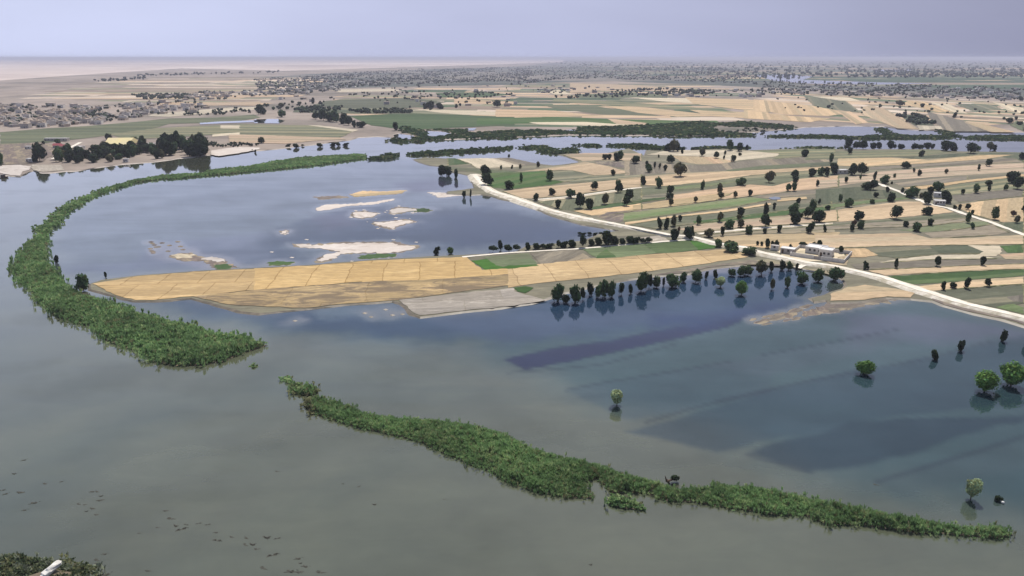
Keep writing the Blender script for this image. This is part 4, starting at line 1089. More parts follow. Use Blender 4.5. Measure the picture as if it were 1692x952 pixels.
T('C4', [(652, 385, 98, 88, 'green'), (1110, 292, 50, 60), (1275, 238, 48, 62), (1285, 232, 18, 74, 'tall'), (1555, 175, 45, 72), (1700, 190, 40, 80), (1435, 500, 128, 125, 'green'), (1605, 463, 142, 135, 'green')])
T('F5', [(585, 495, 92, 85, 'pale'), (768, 565, 105, 100, 'green')])
T('C3', [(705, 512, 78, 98, 'pale')])
T('D4', [(1345, 440, 85, 125, 'pale')])
T('B1', [(545, 710, 92, 100, 'mid'), (688, 626, 26, 34), (372, 530, 32, 42)])
# north bank
T('L1', [(280, 370, 80, 108), (250, 372, 50, 50), (8, 400, 40, 85), (760, 218, 45, 45), (925, 262, 60, 60), (1000, 248, 45, 55), (865, 265, 30, 30), (305, 250, 22, 25), (405, 250, 40, 40)])
for i in range(58):     # orchard and garden trees along the far bank
    x = random.uniform(395, 1130); y = random.uniform(290 if x > 650 else 320, 385) - max(0, (x - 700)) * 0.05
    T('L1', [(x, y, random.uniform(42, 70), random.uniform(42, 75), random.choice(['dark', 'dark', 'dark', 'mid', 'dark']))])
for i in range(28):
    x = random.uniform(1140, 1435); y = random.uniform(270, 336)
    T('L1', [(x, y, random.uniform(60, 85), random.uniform(85, 115), 'dark')])
T('A2', [(30, 432, 50, 55), (60, 430, 40, 45), (180, 448, 45, 45), (400, 462, 40, 40), (450, 470, 50, 60), (490, 475, 60, 62), (535, 480, 60, 60), (580, 490, 55, 60), (615, 500, 45, 50), (650, 515, 25, 45), (700, 515, 60, 30), (385, 360, 25, 35), (922, 535, 40, 50),
         (50, 620, 40, 35), (1110, 395, 30, 30), (1150, 392, 60, 35), (1210, 395, 50, 32), (1580, 383, 55, 35), (1315, 388, 25, 22), (175, 388, 35, 20)])
T('A4', [(885, 375, 45, 30), (1030, 385, 28, 25), (1240, 452, 30, 30), (420, 388, 22, 22), (1600, 490, 45, 35), (1660, 500, 30, 30), (1640, 465, 25, 22), (1670, 340, 30, 20)])

def lab_size(w_, h_):
    if h_ > w_ * 1.45: return 'slender'
    return 'broad' if w_ > 9 else 'small' if w_ < 4.2 else 'round'
LBLC = {'dark': 'dark', 'mid': 'mid green', 'green': 'bright green', 'pale': 'pale yellowish', 'olive': 'dull olive', 'brown': 'bare brown', 'tall': 'dark'}
SPECIAL = {}
def special(c, x, y, lab): SPECIAL[tuple(round(v) for v in px(c, [(x, y)])[0])] = lab
special('C4', 652, 385, 'lone bright green tree standing in open floodwater far from the road')
special('C4', 1110, 292, 'small dark tree in floodwater, first of three leading right to the road')
special('C4', 1275, 238, 'dark tree with a thin tip in floodwater, middle of three near the road')
special('C4', 1555, 175, 'slender dark tree in floodwater, last of three and closest to the road')
special('C4', 1700, 190, 'dark tree half out of frame in floodwater below the white road')
special('C4', 1435, 500, 'left of the two big round green trees standing in floodwater at the right')
special('C4', 1605, 463, 'right of the two big round green trees standing in floodwater at the right')
special('C4', 1285, 232, 'thin upright shoot rising behind the middle dark tree in floodwater')
special('F5', 585, 495, 'pale sage tree in floodwater just in front of the flooded tree row')
special('F5', 768, 565, 'bright green tree in floodwater in front of the flooded tree row')
special('C3', 705, 512, 'lone pale yellow-green small tree in open floodwater above the reed belt')
special('D4', 1345, 440, 'pale sparse sapling in floodwater near the right end of the reed belt')
special('B1', 545, 710, 'round dark green tree at the tip of the golden peninsula')
special('B1', 688, 626, 'tiny dark bush on the upper edge of the golden peninsula near its tip')
special('B1', 372, 530, 'tiny dark snag in the lagoon beside the big reed bed')
special('L1', 280, 370, 'tall dark tree standing apart above the white beach on the far bank')

ROWS = {}
def zone_of(x, y, kind):
    f5y = 380 + 560 / 5.2875
    if 900 < x < 1400 and 400 < y < 505 and inside([(900, 445), (1100, 440), (1250, 437), (1290, 441), (1400, 462), (1400, 500), (900, 520)], np.array([x]), np.array([y]))[0]:
        return 'in the flooded row below the wheat', 'trees of the flooded row'
    if y < 236 or x < 600:
        if x < 100: return 'near the white beach', 'trees on the far bank'
        if x < 275: return 'in the gardens around the yellow roof', 'trees of the riverside gardens'
        if x < 400: return 'in the dense far bank grove', 'trees of the dense grove'
        if x < 640: return 'near the pale pool beyond the river', 'trees beyond the river'
        if x < 1372 and y < 236: return 'in the fields beyond the river', 'trees beyond the river'
        if y < 215: return 'in the fields beyond the river', 'trees beyond the river'
        return 'lining the near river bank', 'trees along the river bank'
    if y < 252 and x > 1372: return 'lining the near river bank', 'trees along the river bank'
    if x < 760: return 'at the lagoon edge', 'trees on the farmland'
    if y < 262: return 'on the farmland beside the river', 'trees on the farmland'
    col_ = 'left' if x < 1050 else 'centre-left' if x < 1250 else 'centre-right' if x < 1460 else 'right'
    if y < 300: return 'among the upper %s fields' % col_, 'trees on the farmland'
    if 1440 < x < 1580 and y < 358: return 'around the white farmhouse', 'trees on the farmland'
    if y < 345: return 'among the middle %s fields' % col_, 'trees on the farmland'
    return 'on the lower %s fields' % col_, 'trees on the farmland'
def surf(x, y):
    g = ground(x, y, .45)
    X_, Y_ = np.array([g.x]), np.array([g.y])
    for poly, mt in reversed(FIELDS):
        if inside(poly, X_, Y_)[0]:
            return {'wheat': 'wheat', 'pink': 'stubble', 'pale': 'pale field', 'sage': 'grey-green field', 'green': 'green field', 'dark': 'dark green field', 'lightgreen': 'green field', 'bright': 'green field', 'fallow': 'brown field', 'verge': 'verge', 'mud': 'mud', 'grey': 'silt', 'sand': 'sand', 'strip': 'wheat', 'strip2': 'wheat', 'farm': 'rough land'}[mt]
    return None
ORD = lambda n: '%d%s' % (n, 'th' if 10 <= n % 100 <= 20 else {1: 'st', 2: 'nd', 3: 'rd'}.get(n % 10, 'th'))
zg = {}
for i, t in enumerate(TREES):
    zg.setdefault(zone_of(t[0], t[1], t[4]), []).append(i)
LAB = {}
for (zl, grp), ids in zg.items():
    ids = [i for i in ids if (round(TREES[i][0]), round(TREES[i][1])) not in SPECIAL]
    ids.sort(key=lambda i: TREES[i][0])
    for n_, i in enumerate(ids):
        t = TREES[i]
        pos = 'leftmost' if n_ == 0 else 'rightmost' if n_ == len(ids) - 1 else ORD(n_ + 1) + ' from the left'
        LAB[i] = ('%s %s tree %s, %s' % (lab_size(t[2], t[3]), LBLC[t[4]], zl, pos), grp)
# nearest 300 get trunk and crown of their own
for i, (x, y, w_, h_, kd, nm) in enumerate(TREES):
    onland = surf(x, y) is not None or y < 236
    z0 = 0.5 if onland else 0.0
    p = ground(x, y, z0)
    rz = random.uniform(0, 6.28)
    rootn = 'tree' if kd not in ('pale',) or h_ > 3.5 else 'tree'
    r = empty(rootn, (p.x, p.y, z0), rz)
    # the photo shows height seen from above: make up for the slant
    el = math.atan2(CAM_H, math.hypot(p.x, p.y))
    hh = max(h_ / math.cos(el) - w_ * 0.25 * math.sin(el), w_ * 0.7)
    kc = kd if kd != 'dark' or random.random() > .22 else random.choice(['mid', 'mid', 'olive'])
    c = D.objects.new('crown', random.choice(CROWN[kc])); link(c, r); c.scale = (w_ * 1.24 * random.uniform(.88, 1.12), w_ * 1.24 * random.uniform(.85, 1.1), hh * 1.14 * random.uniform(.92, 1.1)); c.rotation_euler = (random.gauss(0, .06), random.gauss(0, .06), random.uniform(0, 6))
    if kd == 'tall': c.scale = (w_ * 1.7, w_ * 1.7, hh * 1.06)
    tr = D.objects.new('trunk', TRUNK_THIN if kd in ('tall', 'pale') else random.choice(TRUNK)); link(tr, r); tr.scale = (w_, w_, hh)
    key = (round(x), round(y))
    if key in SPECIAL: tag(r, SPECIAL[key], 'tree', zone_of(x, y, kd)[1] if y > 900 else None)
    else: tag(r, LAB[i][0], 'tree', LAB[i][1])

# bushes
BUSH = [make_crown('foliage', seed=700 + i, nb=12, nleaf=700, leaf=0.055, base=PAL_['mid']) for i in range(3)]
BUSHD = [make_crown('foliage', seed=740 + i, nb=10, nleaf=500, leaf=0.06, base=PAL_['dark']) for i in range(3)]
def bush(c, x, y, wd, ht, lab, grp=None, protos=None, z0=0.3):
    q = px(c, [(x, y)])[0]; k = ppm(*q); s = CR[c][2]
    p = ground(q[0], q[1], z0)
    o = link(D.objects.new('bush', random.choice(protos or BUSHD)))
    W_, H_ = wd / s / k, ht / s / k * 1.1
    o.location = (p.x, p.y, z0 - H_ * 0.17); o.rotation_euler = (0, 0, 0)
    o.scale = (W_ * 1.2, min(W_, H_ * 1.6) * 1.15, H_ * 1.2)
    tag(o, lab, 'bush', grp)
bush('F5', 690, 190, 150, 85, 'wide green bush between the green field and the embankment road, left of a pair', None, BUSH, .4)
bush('F5', 832, 220, 115, 65, 'wide green bush at the corner of the wheat strip, right of a pair', None, BUSH, .4)
bush('F5', 572, 150, 75, 65, 'rounded green bush at the right end of the green field', None, BUSH, .4)
bush('F4', 1068, 428, 65, 45, 'low dark bush between two trees on the wheat beside the road', None, BUSHD, .5)
bush('B2', 1190, 475, 45, 48, 'dark bush in the lagoon left of the long hedge, left of a pair', None, BUSHD, 0)
bush('B2', 1280, 468, 48, 38, 'green bush in the lagoon left of the long hedge, right of a pair', None, BUSH, 0)
hd = [(390, 955, 90, 45), (455, 940, 45, 75), (520, 950, 80, 48), (595, 948, 70, 48), (695, 945, 50, 62), (770, 938, 70, 50), (830, 935, 60, 42), (890, 930, 80, 42), (965, 925, 45, 62), (1020, 922, 70, 52), (1080, 920, 75, 60), (1175, 922, 60, 98), (1250, 905, 60, 52),
      (1310, 900, 70, 60), (1385, 900, 105, 112), (1450, 898, 80, 70), (1520, 895, 60, 50), (1590, 890, 90, 62), (1650, 888, 70, 55), (1700, 884, 70, 40), (1750, 880, 60, 45)]
for i, h in enumerate(hd):
    bush('F1', h[0], h[1], h[2] * 1.1, h[3], 'dark hedge bush along the lagoon, %s' % ('leftmost' if i == 0 else 'rightmost' if i == len(hd) - 1 else ORD(i + 1) + ' from the left'), 'bushes of the hedge along the lagoon', BUSHD, 0.3)
for i, x in enumerate((1150, 1190, 1235, 1290, 1335)):
    bush('F1', x, 806 + (i % 2) * 4, 50, 18, 'low dark shrub on the water beyond the hedge, %s of five' % ('leftmost', 'second', 'middle', 'fourth', 'rightmost')[i], 'low shrubs in the lagoon', BUSHD, 0)
fg = [(905, 132, 30, 32), (942, 137, 30, 32), (990, 155, 48, 72), (1035, 140, 38, 40), (1070, 157, 42, 62), (1190, 192, 36, 62), (1300, 152, 85, 42), (1400, 148, 50, 38), (1445, 150, 50, 55), (1632, 202, 48, 56)]
for i, h in enumerate(fg):
    bush('F5', *h, 'dark bush around the white walled farm by the road, %s' % ('leftmost' if i == 0 else 'rightmost' if i == len(fg) - 1 else ORD(i + 1) + ' from the left'), 'bushes around the walled farm', BUSHD, .5)
gb = [(500, 215, 60, 30), (575, 225, 80, 40), (650, 208, 40, 20), (830, 215, 80, 36), (985, 208, 70, 38), (1030, 205, 60, 36), (1120, 205, 70, 32), (110, 255, 18, 14), (145, 275, 25, 30)]
for i, h in enumerate(gb):
    bush('G6', h[0], h[1], h[2], h[3], 'dark bush in the water at the foot of the far bank, %s' % (ORD(i + 1) + ' listed from the left' if 0 else 'left part' if h[0] < 400 else 'middle part' if h[0] < 800 else 'right part'), 'bushes at the foot of the far bank', BUSHD, 0)

# ------------------------------------------------------------------ reed beds
def reeds(name, c, pts, spacing, hgt, lab, blades=9, cols=None, edge=1.2, dry=0.035, width=0.22, mound=True):
    g = poly_ccw([tuple(v[:2]) for v in gp(c, pts)])
    g = [tuple(v) for v in densify(g, 5, spacing * 0.8)]
    x0, x1 = min(p[0] for p in g), max(p[0] for p in g); y0, y1 = min(p[1] for p in g), max(p[1] for p in g)
    gx, gy = np.meshgrid(np.arange(x0, x1, spacing), np.arange(y0, y1, spacing))
    gx = gx.ravel() + rng.normal(0, spacing * 0.4, gx.size); gy = gy.ravel() + rng.normal(0, spacing * 0.4, gy.size)
    k = inside(g, gx, gy) | ((edge_dist(g, gx, gy) < spacing * 2.2) & (rng.random(gx.size) < 0.22)); gx, gy = gx[k], gy[k]
    ed = edge_dist(g, gx, gy)
    n = len(gx)
    # lumps and hollows a few metres across
    def lf(s, ph):
        a = gx * s; b = gy * s
        return np.sin(a + 1.7 * np.sin(b * 0.7 + ph)) * np.cos(b * 1.1 + 1.3 * np.sin(a * 0.8 + ph * 2))
    lump = 0.45 * lf(0.9, 1) + 0.5 * lf(1.9, 4) + 0.35 * lf(0.35, 2)
    H_ = hgt * (0.72 + 0.34 * lump + rng.normal(0, 0.05, n)) * (0.55 + 0.45 * np.clip(ed / edge, 0, 1))
    H_ = H_ * (1 + 0.18 * lf(0.22, 9))
    H_ = np.clip(H_, hgt * 0.25, hgt * 1.45)
    gap = (lf(0.55, 12) > 0.93) | ((ed < edge * .8) & (rng.random(n) < .25))
    H_[gap] *= 0.35
    pal = np.array(cols or [(0.15, 0.25, 0.105), (0.185, 0.30, 0.125), (0.22, 0.34, 0.145), (0.33, 0.42, 0.20)])
    ci = np.clip(((lf(0.5, 21) + lf(1.3, 22)) * .9 + 2 + rng.normal(0, .7, n)), 0, len(pal) - 1).astype(int)
    base = pal[ci] * (1 + 0.20 * lf(0.12, 3)[:, None] + 0.12 * lf(0.6, 5)[:, None]) * rng.uniform(0.9, 1.12, (n, 1))
    dm = rng.random(n) < dry * (1 + 1.5 * np.clip(lf(0.15, 7), 0, 1)) + 0.45 * np.clip(lf(0.10, 15) * 3 - 2.2, 0, 1)
    base[dm] = np.array((0.24, 0.25, 0.13)) * rng.uniform(0.7, 1.2, (dm.sum(), 1))
    m = blades
    t = rng.uniform(0, 2 * np.pi, (n, m));  lean = rng.uniform(0.05, 0.8, (n, m)) * min(spacing, 0.6) * 1.3
    L = H_[:, None] * rng.uniform(0.72, 1.06, (n, m))
    rad_ = spacing * rng.uniform(0, 0.6, (n, m)); t2 = rng.uniform(0, 2 * np.pi, (n, m)); bx, by = gx[:, None] + np.cos(t2) * rad_, gy[:, None] + np.sin(t2) * rad_
    tx, ty = bx + np.cos(t) * lean, by + np.sin(t) * lean
    wd = width * rng.uniform(0.7, 1.4, (n, m)) * spacing / 0.6
    tt = t + np.pi / 2 + rng.normal(0, 0.7, (n, m))
    wx, wy = np.cos(tt) * wd, np.sin(tt) * wd
    zero = np.where(rng.random((n, m)) < 0.72, L * 0.52, 0.0)      # most leaves sit high on the stem
    mx_, my_ = bx * .35 + tx * .65 , by * .35 + ty * .65
    V = np.stack([np.stack([bx - wx * .5, by - wy * .5, zero], -1), np.stack([bx + wx * .5, by + wy * .5, zero], -1),
                  np.stack([mx_ + wx, my_ + wy, L * 0.78], -1), np.stack([tx + np.cos(t) * lean * .3, ty + np.sin(t) * lean * .3, L * 0.98], -1), np.stack([mx_ - wx, my_ - wy, L * 0.76], -1)], 2).reshape(-1, 3)
    i5 = np.arange(n * m)[:, None] * 5
    F = np.concatenate([i5 + np.array([[0, 1, 2, 4]]), i5 + np.array([[4, 2, 3, 3]])])
    C = np.repeat((np.repeat(base, m, 0) * rng.uniform(0.8, 1.2, (n * m, 1))), 5, 0)
    # matted stems underneath
    tri = np.array([f[:3] for f in F[n * m:]]); quad = F[:n * m]
    allq = np.concatenate([quad, np.concatenate([tri, tri[:, 2:3]], 1)])
    me = D.meshes.new(name)
    loops = np.concatenate([quad.ravel(), tri.ravel()]).astype(np.int32)
    me.vertices.add(len(V)); me.vertices.foreach_set('co', V.astype(np.float32).ravel())
    me.loops.add(len(loops)); me.loops.foreach_set('vertex_index', loops)
    ls = np.concatenate([np.arange(len(quad)) * 4, len(quad) * 4 + np.arange(len(tri)) * 3]).astype(np.int32)
    lt = np.concatenate([np.full(len(quad), 4), np.full(len(tri), 3)]).astype(np.int32)
    me.polygons.add(len(ls)); me.polygons.foreach_set('loop_start', ls); me.polygons.foreach_set('loop_total', lt)
    me.update(calc_edges=True)
    a = me.color_attributes.new('col', 'FLOAT_COLOR', 'POINT')
    cc = np.ones((len(V), 4), np.float32); cc[:, :3] = np.clip(C, 0.004, 0.6)
    a.data.foreach_set('color', cc.ravel())
    me.materials.append(M['reed'])
    o = link(D.objects.new(name, me))
    tag(o, lab, 'reeds', kind='stuff')
    if mound:
        gm = [tuple(v) for v in g]
        s_ = sheet('marsh_ground', gm, 'riverbed', 0.06, 0.0, step=1e9)
    return o
RB = [0]
# foreground belt
reeds('reed_belt', 'P', [(508, 672), (520, 684), (545, 692), (590, 706), (640, 717), (700, 732), (730, 748), (780, 770), (830, 792), (880, 812), (940, 823), (980, 824), (965, 800), (985, 790), (1000, 803), (1010, 815),
      (1065, 815), (1100, 828), (1150, 830), (1190, 838), (1230, 843), (1280, 852), (1330, 852), (1370, 868), (1420, 868), (1470, 875), (1520, 882), (1600, 886), (1650, 890), (1675, 884), (1655, 877), (1600, 876), (1560, 870), (1500, 862), (1440, 850), (1380, 838), (1320, 826), (1280, 816), (1220, 808), (1180, 802), (1165, 808), (1120, 812), (1080, 800),
      (1030, 790), (1000, 776), (940, 762), (880, 745), (830, 722), (780, 706), (720, 698), (660, 696), (600, 685), (560, 668), (535, 662), (520, 660)], 0.44, 2.6, 'long green reed belt crossing the water in the foreground', 16, width=0.08, dry=0.05)
reeds('reed_patch', 'P', [(1002, 828), (1010, 836), (1040, 842), (1068, 843), (1062, 838), (1040, 828), (1015, 818)], 0.6, 2.2, 'small reed patch detached just below the foreground reed belt', 9)
reeds('reed_patch', 'P', [(477, 640), (485, 652), (508, 655), (526, 650), (522, 642), (500, 638), (485, 634)], 0.6, 2.6, 'pale tufted reed patch at the upper left end of the foreground belt', 9, dry=0.3)
reeds('reed_patch', 'P', [(500, 668), (515, 684), (530, 686), (540, 675), (530, 662), (512, 660)], 0.6, 2.2, 'brownish dried reed patch where the foreground belt begins', 9, cols=[(0.16, 0.14, 0.08), (0.10, 0.11, 0.06)], dry=0.5)
reeds('reed_patch', 'P', [(466, 625), (476, 634), (484, 632), (476, 624)], 0.6, 1.6, 'tiny dark reed tuft just off the upper tip of the foreground belt', 8)
reeds('reed_patch', 'P', [(412, 606), (420, 609), (427, 606), (420, 602)], 0.6, 1.2, 'tiny dark reed tuft in the gap between the two reed beds', 8)
# the big bed on the left
reeds('reed_bed', 'P', [(62, 396), (50, 402), (30, 424), (22, 440), (30, 462), (55, 480), (60, 500), (90, 520), (125, 533), (158, 538), (165, 556), (200, 572), (240, 589), (290, 605), (330, 604), (370, 598), (415, 580), (442, 571),
      (425, 568), (405, 560), (360, 556), (330, 545), (290, 536), (240, 524), (200, 508), (165, 499), (130, 492), (118, 478), (100, 462), (88, 446), (77, 436), (77, 400)], 0.85, 3.5, 'broad green reed bed on the left bending round the golden peninsula', 14, width=0.11)
reeds('reed_belt', 'P', [(62, 398), (60, 382), (80, 365), (100, 347), (130, 330), (170, 314), (220, 300), (270, 291), (340, 288), (348, 283), (420, 275), (450, 268), (500, 262), (560, 258), (600, 256), (606, 262), (560, 268), (520, 274), (470, 279),
      (440, 282), (400, 286), (350, 290), (300, 295), (260, 297), (220, 303), (180, 315), (140, 334), (108, 355), (86, 378), (74, 396)], 1.1, 2.5, 'thin curving reed belt sweeping from the big reed bed to the river channel', 9, width=0.26)
for i, (p, lab) in enumerate([
    ([(612, 262), (630, 258), (655, 255), (657, 260), (640, 264), (620, 265)], 'short reed patch at the far end of the curving belt'),
    ([(672, 254), (700, 252), (740, 250), (800, 247), (848, 242), (846, 247), (800, 251), (740, 255), (700, 258), (680, 258)], 'narrow reed strip in the channel left of the green field point'),
    ([(855, 245), (880, 242), (905, 241), (903, 246), (870, 247)], 'short reed strip in the channel, second from the green field point'),
    ([(890, 249), (905, 245), (925, 250), (930, 247), (950, 247), (955, 252), (930, 255), (900, 254)], 'ragged reed island above the flooded pool'),
    ([(948, 241), (980, 239), (996, 241), (980, 243)], 'thin reed line in the middle of the channel'),
    ([(1000, 241), (1030, 239), (1060, 240), (1100, 244), (1130, 246), (1128, 248), (1080, 247), (1040, 244)], 'thin reed line leading to the broad trees on the bank'),
    ([(1140, 247), (1190, 246), (1240, 245), (1180, 243)], 'faint reed fringe on the bank behind the pale wheat'),
    ([(1290, 247), (1340, 246), (1395, 246), (1340, 244)], 'faint reed fringe on the bank behind the bare field'),
    ([(1265, 226), (1340, 224), (1420, 227), (1460, 224), (1560, 226), (1580, 228), (1560, 229), (1440, 230), (1340, 227)], 'long low reed bar in the channel on the right'),
    ([(1585, 228), (1640, 225), (1692, 226), (1760, 228), (1760, 232), (1640, 231)], 'reed bar in the channel at the right edge'),
    ([(1450, 213), (1460, 214), (1475, 222), (1462, 221)], 'slanting reed spit joining the channel bar, left of two'),
    ([(1550, 215), (1565, 218), (1580, 226), (1568, 224)], 'slanting reed spit joining the channel bar, right of two')]):
    reeds('reed_patch', 'P', p, 2.4, 3.0, lab, 7, cols=[(0.05, 0.09, 0.04), (0.04, 0.07, 0.035), (0.08, 0.12, 0.05)], width=0.3, mound=False)
for i, (c, p, lab) in enumerate([
    ('G5', [(310, 195), (500, 190), (700, 182), (900, 182), (1000, 172), (1180, 168), (1340, 155), (1692, 155), (1692, 140), (1500, 140), (1340, 130), (1200, 120), (960, 130), (760, 140), (560, 150), (400, 178), (300, 182)], 'dense green thicket along the far bank of the channel, left half'),
    ('G5', [(320, 120), (420, 118), (600, 118), (620, 130), (540, 145), (440, 128)], 'green thicket above the narrow inlet on the far bank'),
    ('A3', [(480, 520), (600, 515), (800, 510), (1000, 500), (1100, 490), (1250, 480), (1330, 495), (1300, 520), (1380, 550), (1600, 562), (1500, 570), (1200, 570), (1080, 575), (900, 565), (620, 565), (480, 560), (440, 545)], 'dense green thicket along the far bank of the channel, right half'),
    ('A3', [(1330, 500), (1500, 480), (1692, 495), (1692, 515), (1450, 512)], 'green thicket at the end of the far bank beside shallow water'),
    ('A4', [(-60, 495), (60, 500), (190, 512), (185, 528), (0, 522), (-60, 515)], 'green thicket on the far bank near the right-hand shallows'),
    ('G5', [(20, 195), (80, 190), (160, 205), (150, 215), (50, 212)], 'ragged reed patch by the inlet mouth, left of two'),
    ('G5', [(200, 205), (230, 175), (290, 170), (300, 205), (240, 215)], 'ragged reed patch by the inlet mouth, right of two'),
    ('G5', [(120, 100), (250, 130), (300, 165), (260, 165), (180, 140)], 'slanting strip of scrub leading down to the inlet')]):
    reeds('thicket', c, p, 3.2, 3.6, lab, 7, cols=[(0.055, 0.10, 0.045), (0.045, 0.08, 0.04), (0.08, 0.13, 0.055), (0.10, 0.12, 0.06)], width=0.34, mound=False)
# bank vegetation in the lower left corner
reeds('shrub_bank', 'P', [(-60, 935), (0, 925), (15, 921), (45, 923), (70, 925), (88, 926), (92, 934), (105, 928), (125, 930), (145, 936), (162, 946), (165, 975), (100, 990), (-60, 1000)], 0.55, 2.2, 'grey-green shrubs on the bank in the lower left corner', 10,
      cols=[(0.17, 0.21, 0.125), (0.26, 0.29, 0.21), (0.10, 0.135, 0.07), (0.15, 0.18, 0.09)], dry=0.12)
tag(ribbon('path', gp('G1', [(880, 375), (1000, 290), (1150, 190), (1330, 100)], 0.9), 4.5, 0.92, M['track'], 0.3), kind='structure')

# ------------------------------------------------------------------ the walled farm by the road
def frame(c, x, y, z, ang_pts=None, ang=0.0):
    q = px(c, [(x, y)])[0]
    p = ground(q[0], q[1], z)
    if ang_pts:
        a, b_ = gp(c, ang_pts, z); ang = math.atan2(b_.y - a.y, b_.x - a.x)
    return p, ang
def house_parts(root, w_, d_, h_, wallm, roofm, wins=2, door=True, parapet=0.35, x0=0.0, y0=0.0, name='wall'):
    m = MB(); m.box(x0, y0, -0.2, x0 + w_, y0 + d_, h_); m.build(name, wallm, root)
    m = MB()
    m.box(x0 - .12, y0 - .12, h_ + .003, x0 + w_ + .12, y0 + d_ + .12, h_ + .18)
    for a in ((x0 - .12, y0 - .12, x0 + w_ + .12, y0 + .1), (x0 - .12, y0 + d_ - .1, x0 + w_ + .12, y0 + d_ + .12), (x0 - .12, y0 + .103, x0 + .1, y0 + d_ - .103), (x0 + w_ - .1, y0 + .103, x0 + w_ + .12, y0 + d_ - .103)):
        m.box(a[0], a[1], h_ + .183, a[2], a[3], h_ + .18 + parapet)
    m.build('roof', roofm, root)
    for i in range(wins):
        t = x0 + w_ * (i + 1) / (wins + 1) + (0.6 if door else 0)
        m = MB(); m.box(t - .55, y0 - .05, 1.2, t + .55, y0 + .03, 2.4); m.build('window', M['dark_open'], root)
    if door:
        m = MB(); m.box(x0 + .7, y0 - .06, 0, x0 + 1.7, y0 + .03, 2.1); m.build('door', M['wood'], root)

p, a = frame('P', 1352, 423, .62, [(1333, 434), (1389, 442)])
r = empty('farmhouse', p, a)
house_parts(r, 6.5, 6.5, 3.4, M['plaster'], M['roof_white'], 2)
tag(r, 'white two-block farmhouse with flat bright roof inside the walled farm beside the road', 'house')
p2, _ = frame('P', 1330, 417, .62)
r = empty('farm_building', p2, a - 0.05)
house_parts(r, 9.5, 8, 2.9, M['plaster'], M['roof_white'], 3, False)
tag(r, 'long white flat-roofed barn left of the farmhouse inside the walled farm', 'barn')
p3, _ = frame('P', 1309, 420, .62)
r = empty('compound_wall', p3, a)
L_, W_ = 26, 17
for i, (x0, y0, x1, y1) in enumerate(((0, -4, L_ * .45, -3.7), (L_ * .58, -4, L_, -3.7), (0, W_, L_, W_ + .3), (-.3, -4, 0, W_ + .3), (L_, -4, L_ + .3, W_ + .3))):
    m = MB(); m.box(x0, y0, -.1, x1, y1, 1.9 if i < 2 else 1.7); m.build('wall_panel', M['plaster'], r)
m = MB(); m.box(L_ * .45 + .01, -3.9, 0, L_ * .58 - .01, -3.8, 1.7); m.build('gate', M['grey_plaster'], r)
tag(r, 'low white compound wall with grey gate around the farm beside the road', 'wall')
p4, _ = frame('F5', 1105, 200, .62)
r = empty('shed', p4, a)
house_parts(r, 7, 4.5, 2.6, M['grey_plaster'], M['roof_white'], 1, True, .15)
tag(r, 'small grey shed with pale roof just left of the walled farm', 'shed')
p4, _ = frame('F5', 1020, 172, .62)
r = empty('shed', p4, a)
house_parts(r, 4, 3.0, 2.2, M['plaster'], M['grey_plaster'], 1, False, .1)
tag(r, 'tiny pale hut among the bushes left of the grey shed', 'hut')
# farmhouse by the side road, small hut among trees, blue pond
p, a2 = frame('F3', 905, 545, .62, [(880, 550), (1040, 560)])
r = empty('farmhouse', p, a2)
house_parts(r, 7, 5, 2.6, M['plaster'], M['roof_white'], 3)
tag(r, 'white farmhouse among round trees beside the narrow side road', 'house')
p, a2 = frame('F3', 905, 478, .62, [(880, 480), (1040, 490)])
r = empty('farm_building', p, a2)
house_parts(r, 10, 5, 2.6, M['plaster'], M['roof_white'], 2, False)
tag(r, 'white flat-roofed outbuilding behind the farmhouse on the side road', 'barn')
p, _ = frame('F3', 45, 278, .62)
r = empty('hut', p, 0.1)
house_parts(r, 12, 6, 3.0, M['plaster'], M['roof_white'], 2)
tag(r, 'small white house half hidden in a clump of trees on the upper fields', 'house')
pp_ = pool('F2', [(1165, 490), (1210, 475), (1270, 480), (1265, 500), (1200, 502)], ZL[0] + .08)

# ------------------------------------------------------------------ buildings on the far bank, left
def gable(root, w_, d_, h_, rise, wallm, roofm):
    m = MB(); m.box(0, 0, -.2, w_, d_, h_)
    m.quad((0, 0, h_), (w_, 0, h_), (w_ / 2, 0, h_)) if 0 else None
    m.build('wall', wallm, root)
    m = MB()
    e = .5
    m.quad((-e, -e, h_ + .01), (w_ + e, -e, h_ + .01), (w_ + e, d_ / 2, h_ + rise), (-e, d_ / 2, h_ + rise))
    m.quad((-e, d_ / 2, h_ + rise), (w_ + e, d_ / 2, h_ + rise), (w_ + e, d_ + e, h_ + .01), (-e, d_ + e, h_ + .01))
    m.quad((-e, -e, h_ + .01), (-e, d_ / 2, h_ + rise), (-e, d_ + e, h_ + .01)); m.quad((w_ + e, -e, h_ + .01), (w_ + e, d_ + e, h_ + .01), (w_ + e, d_ / 2, h_ + rise))
    m.build('roof', roofm, root)
p, _ = frame('L1', 728, 282, .8); r = empty('warehouse', p, 0.12)
gable(r, 27, 34, 4.5, 6.5, M['tan_plaster'], M['roof_yellow'])
m = MB(); m.box(11, -.08, 0, 16, -.02, 3.6); m.build('door', M['dark_open'], r)
tag(r, 'large hall with a pale yellow roof behind the riverside trees on the far bank', 'warehouse')
p, _ = frame('L1', 370, 272, .8); r = empty('house', p, 0.05)
gable(r, 8, 6, 2.6, 2.2, M['grey_plaster'], M['roof_red']); m = MB(); m.box(3, -.08, 0, 4.2, -.02, 2); m.build('door', M['dark_open'], r)
tag(r, 'small shed with a dull red roof near the beach, left of two', 'shed')
p, _ = frame('L1', 420, 276, .8); r = empty('house', p, -0.1)
gable(r, 8, 6, 2.4, 2.0, M['tan_plaster'], M['roof_red']); m = MB(); m.box(3, -.08, 0, 4.2, -.02, 2); m.build('door', M['dark_open'], r)
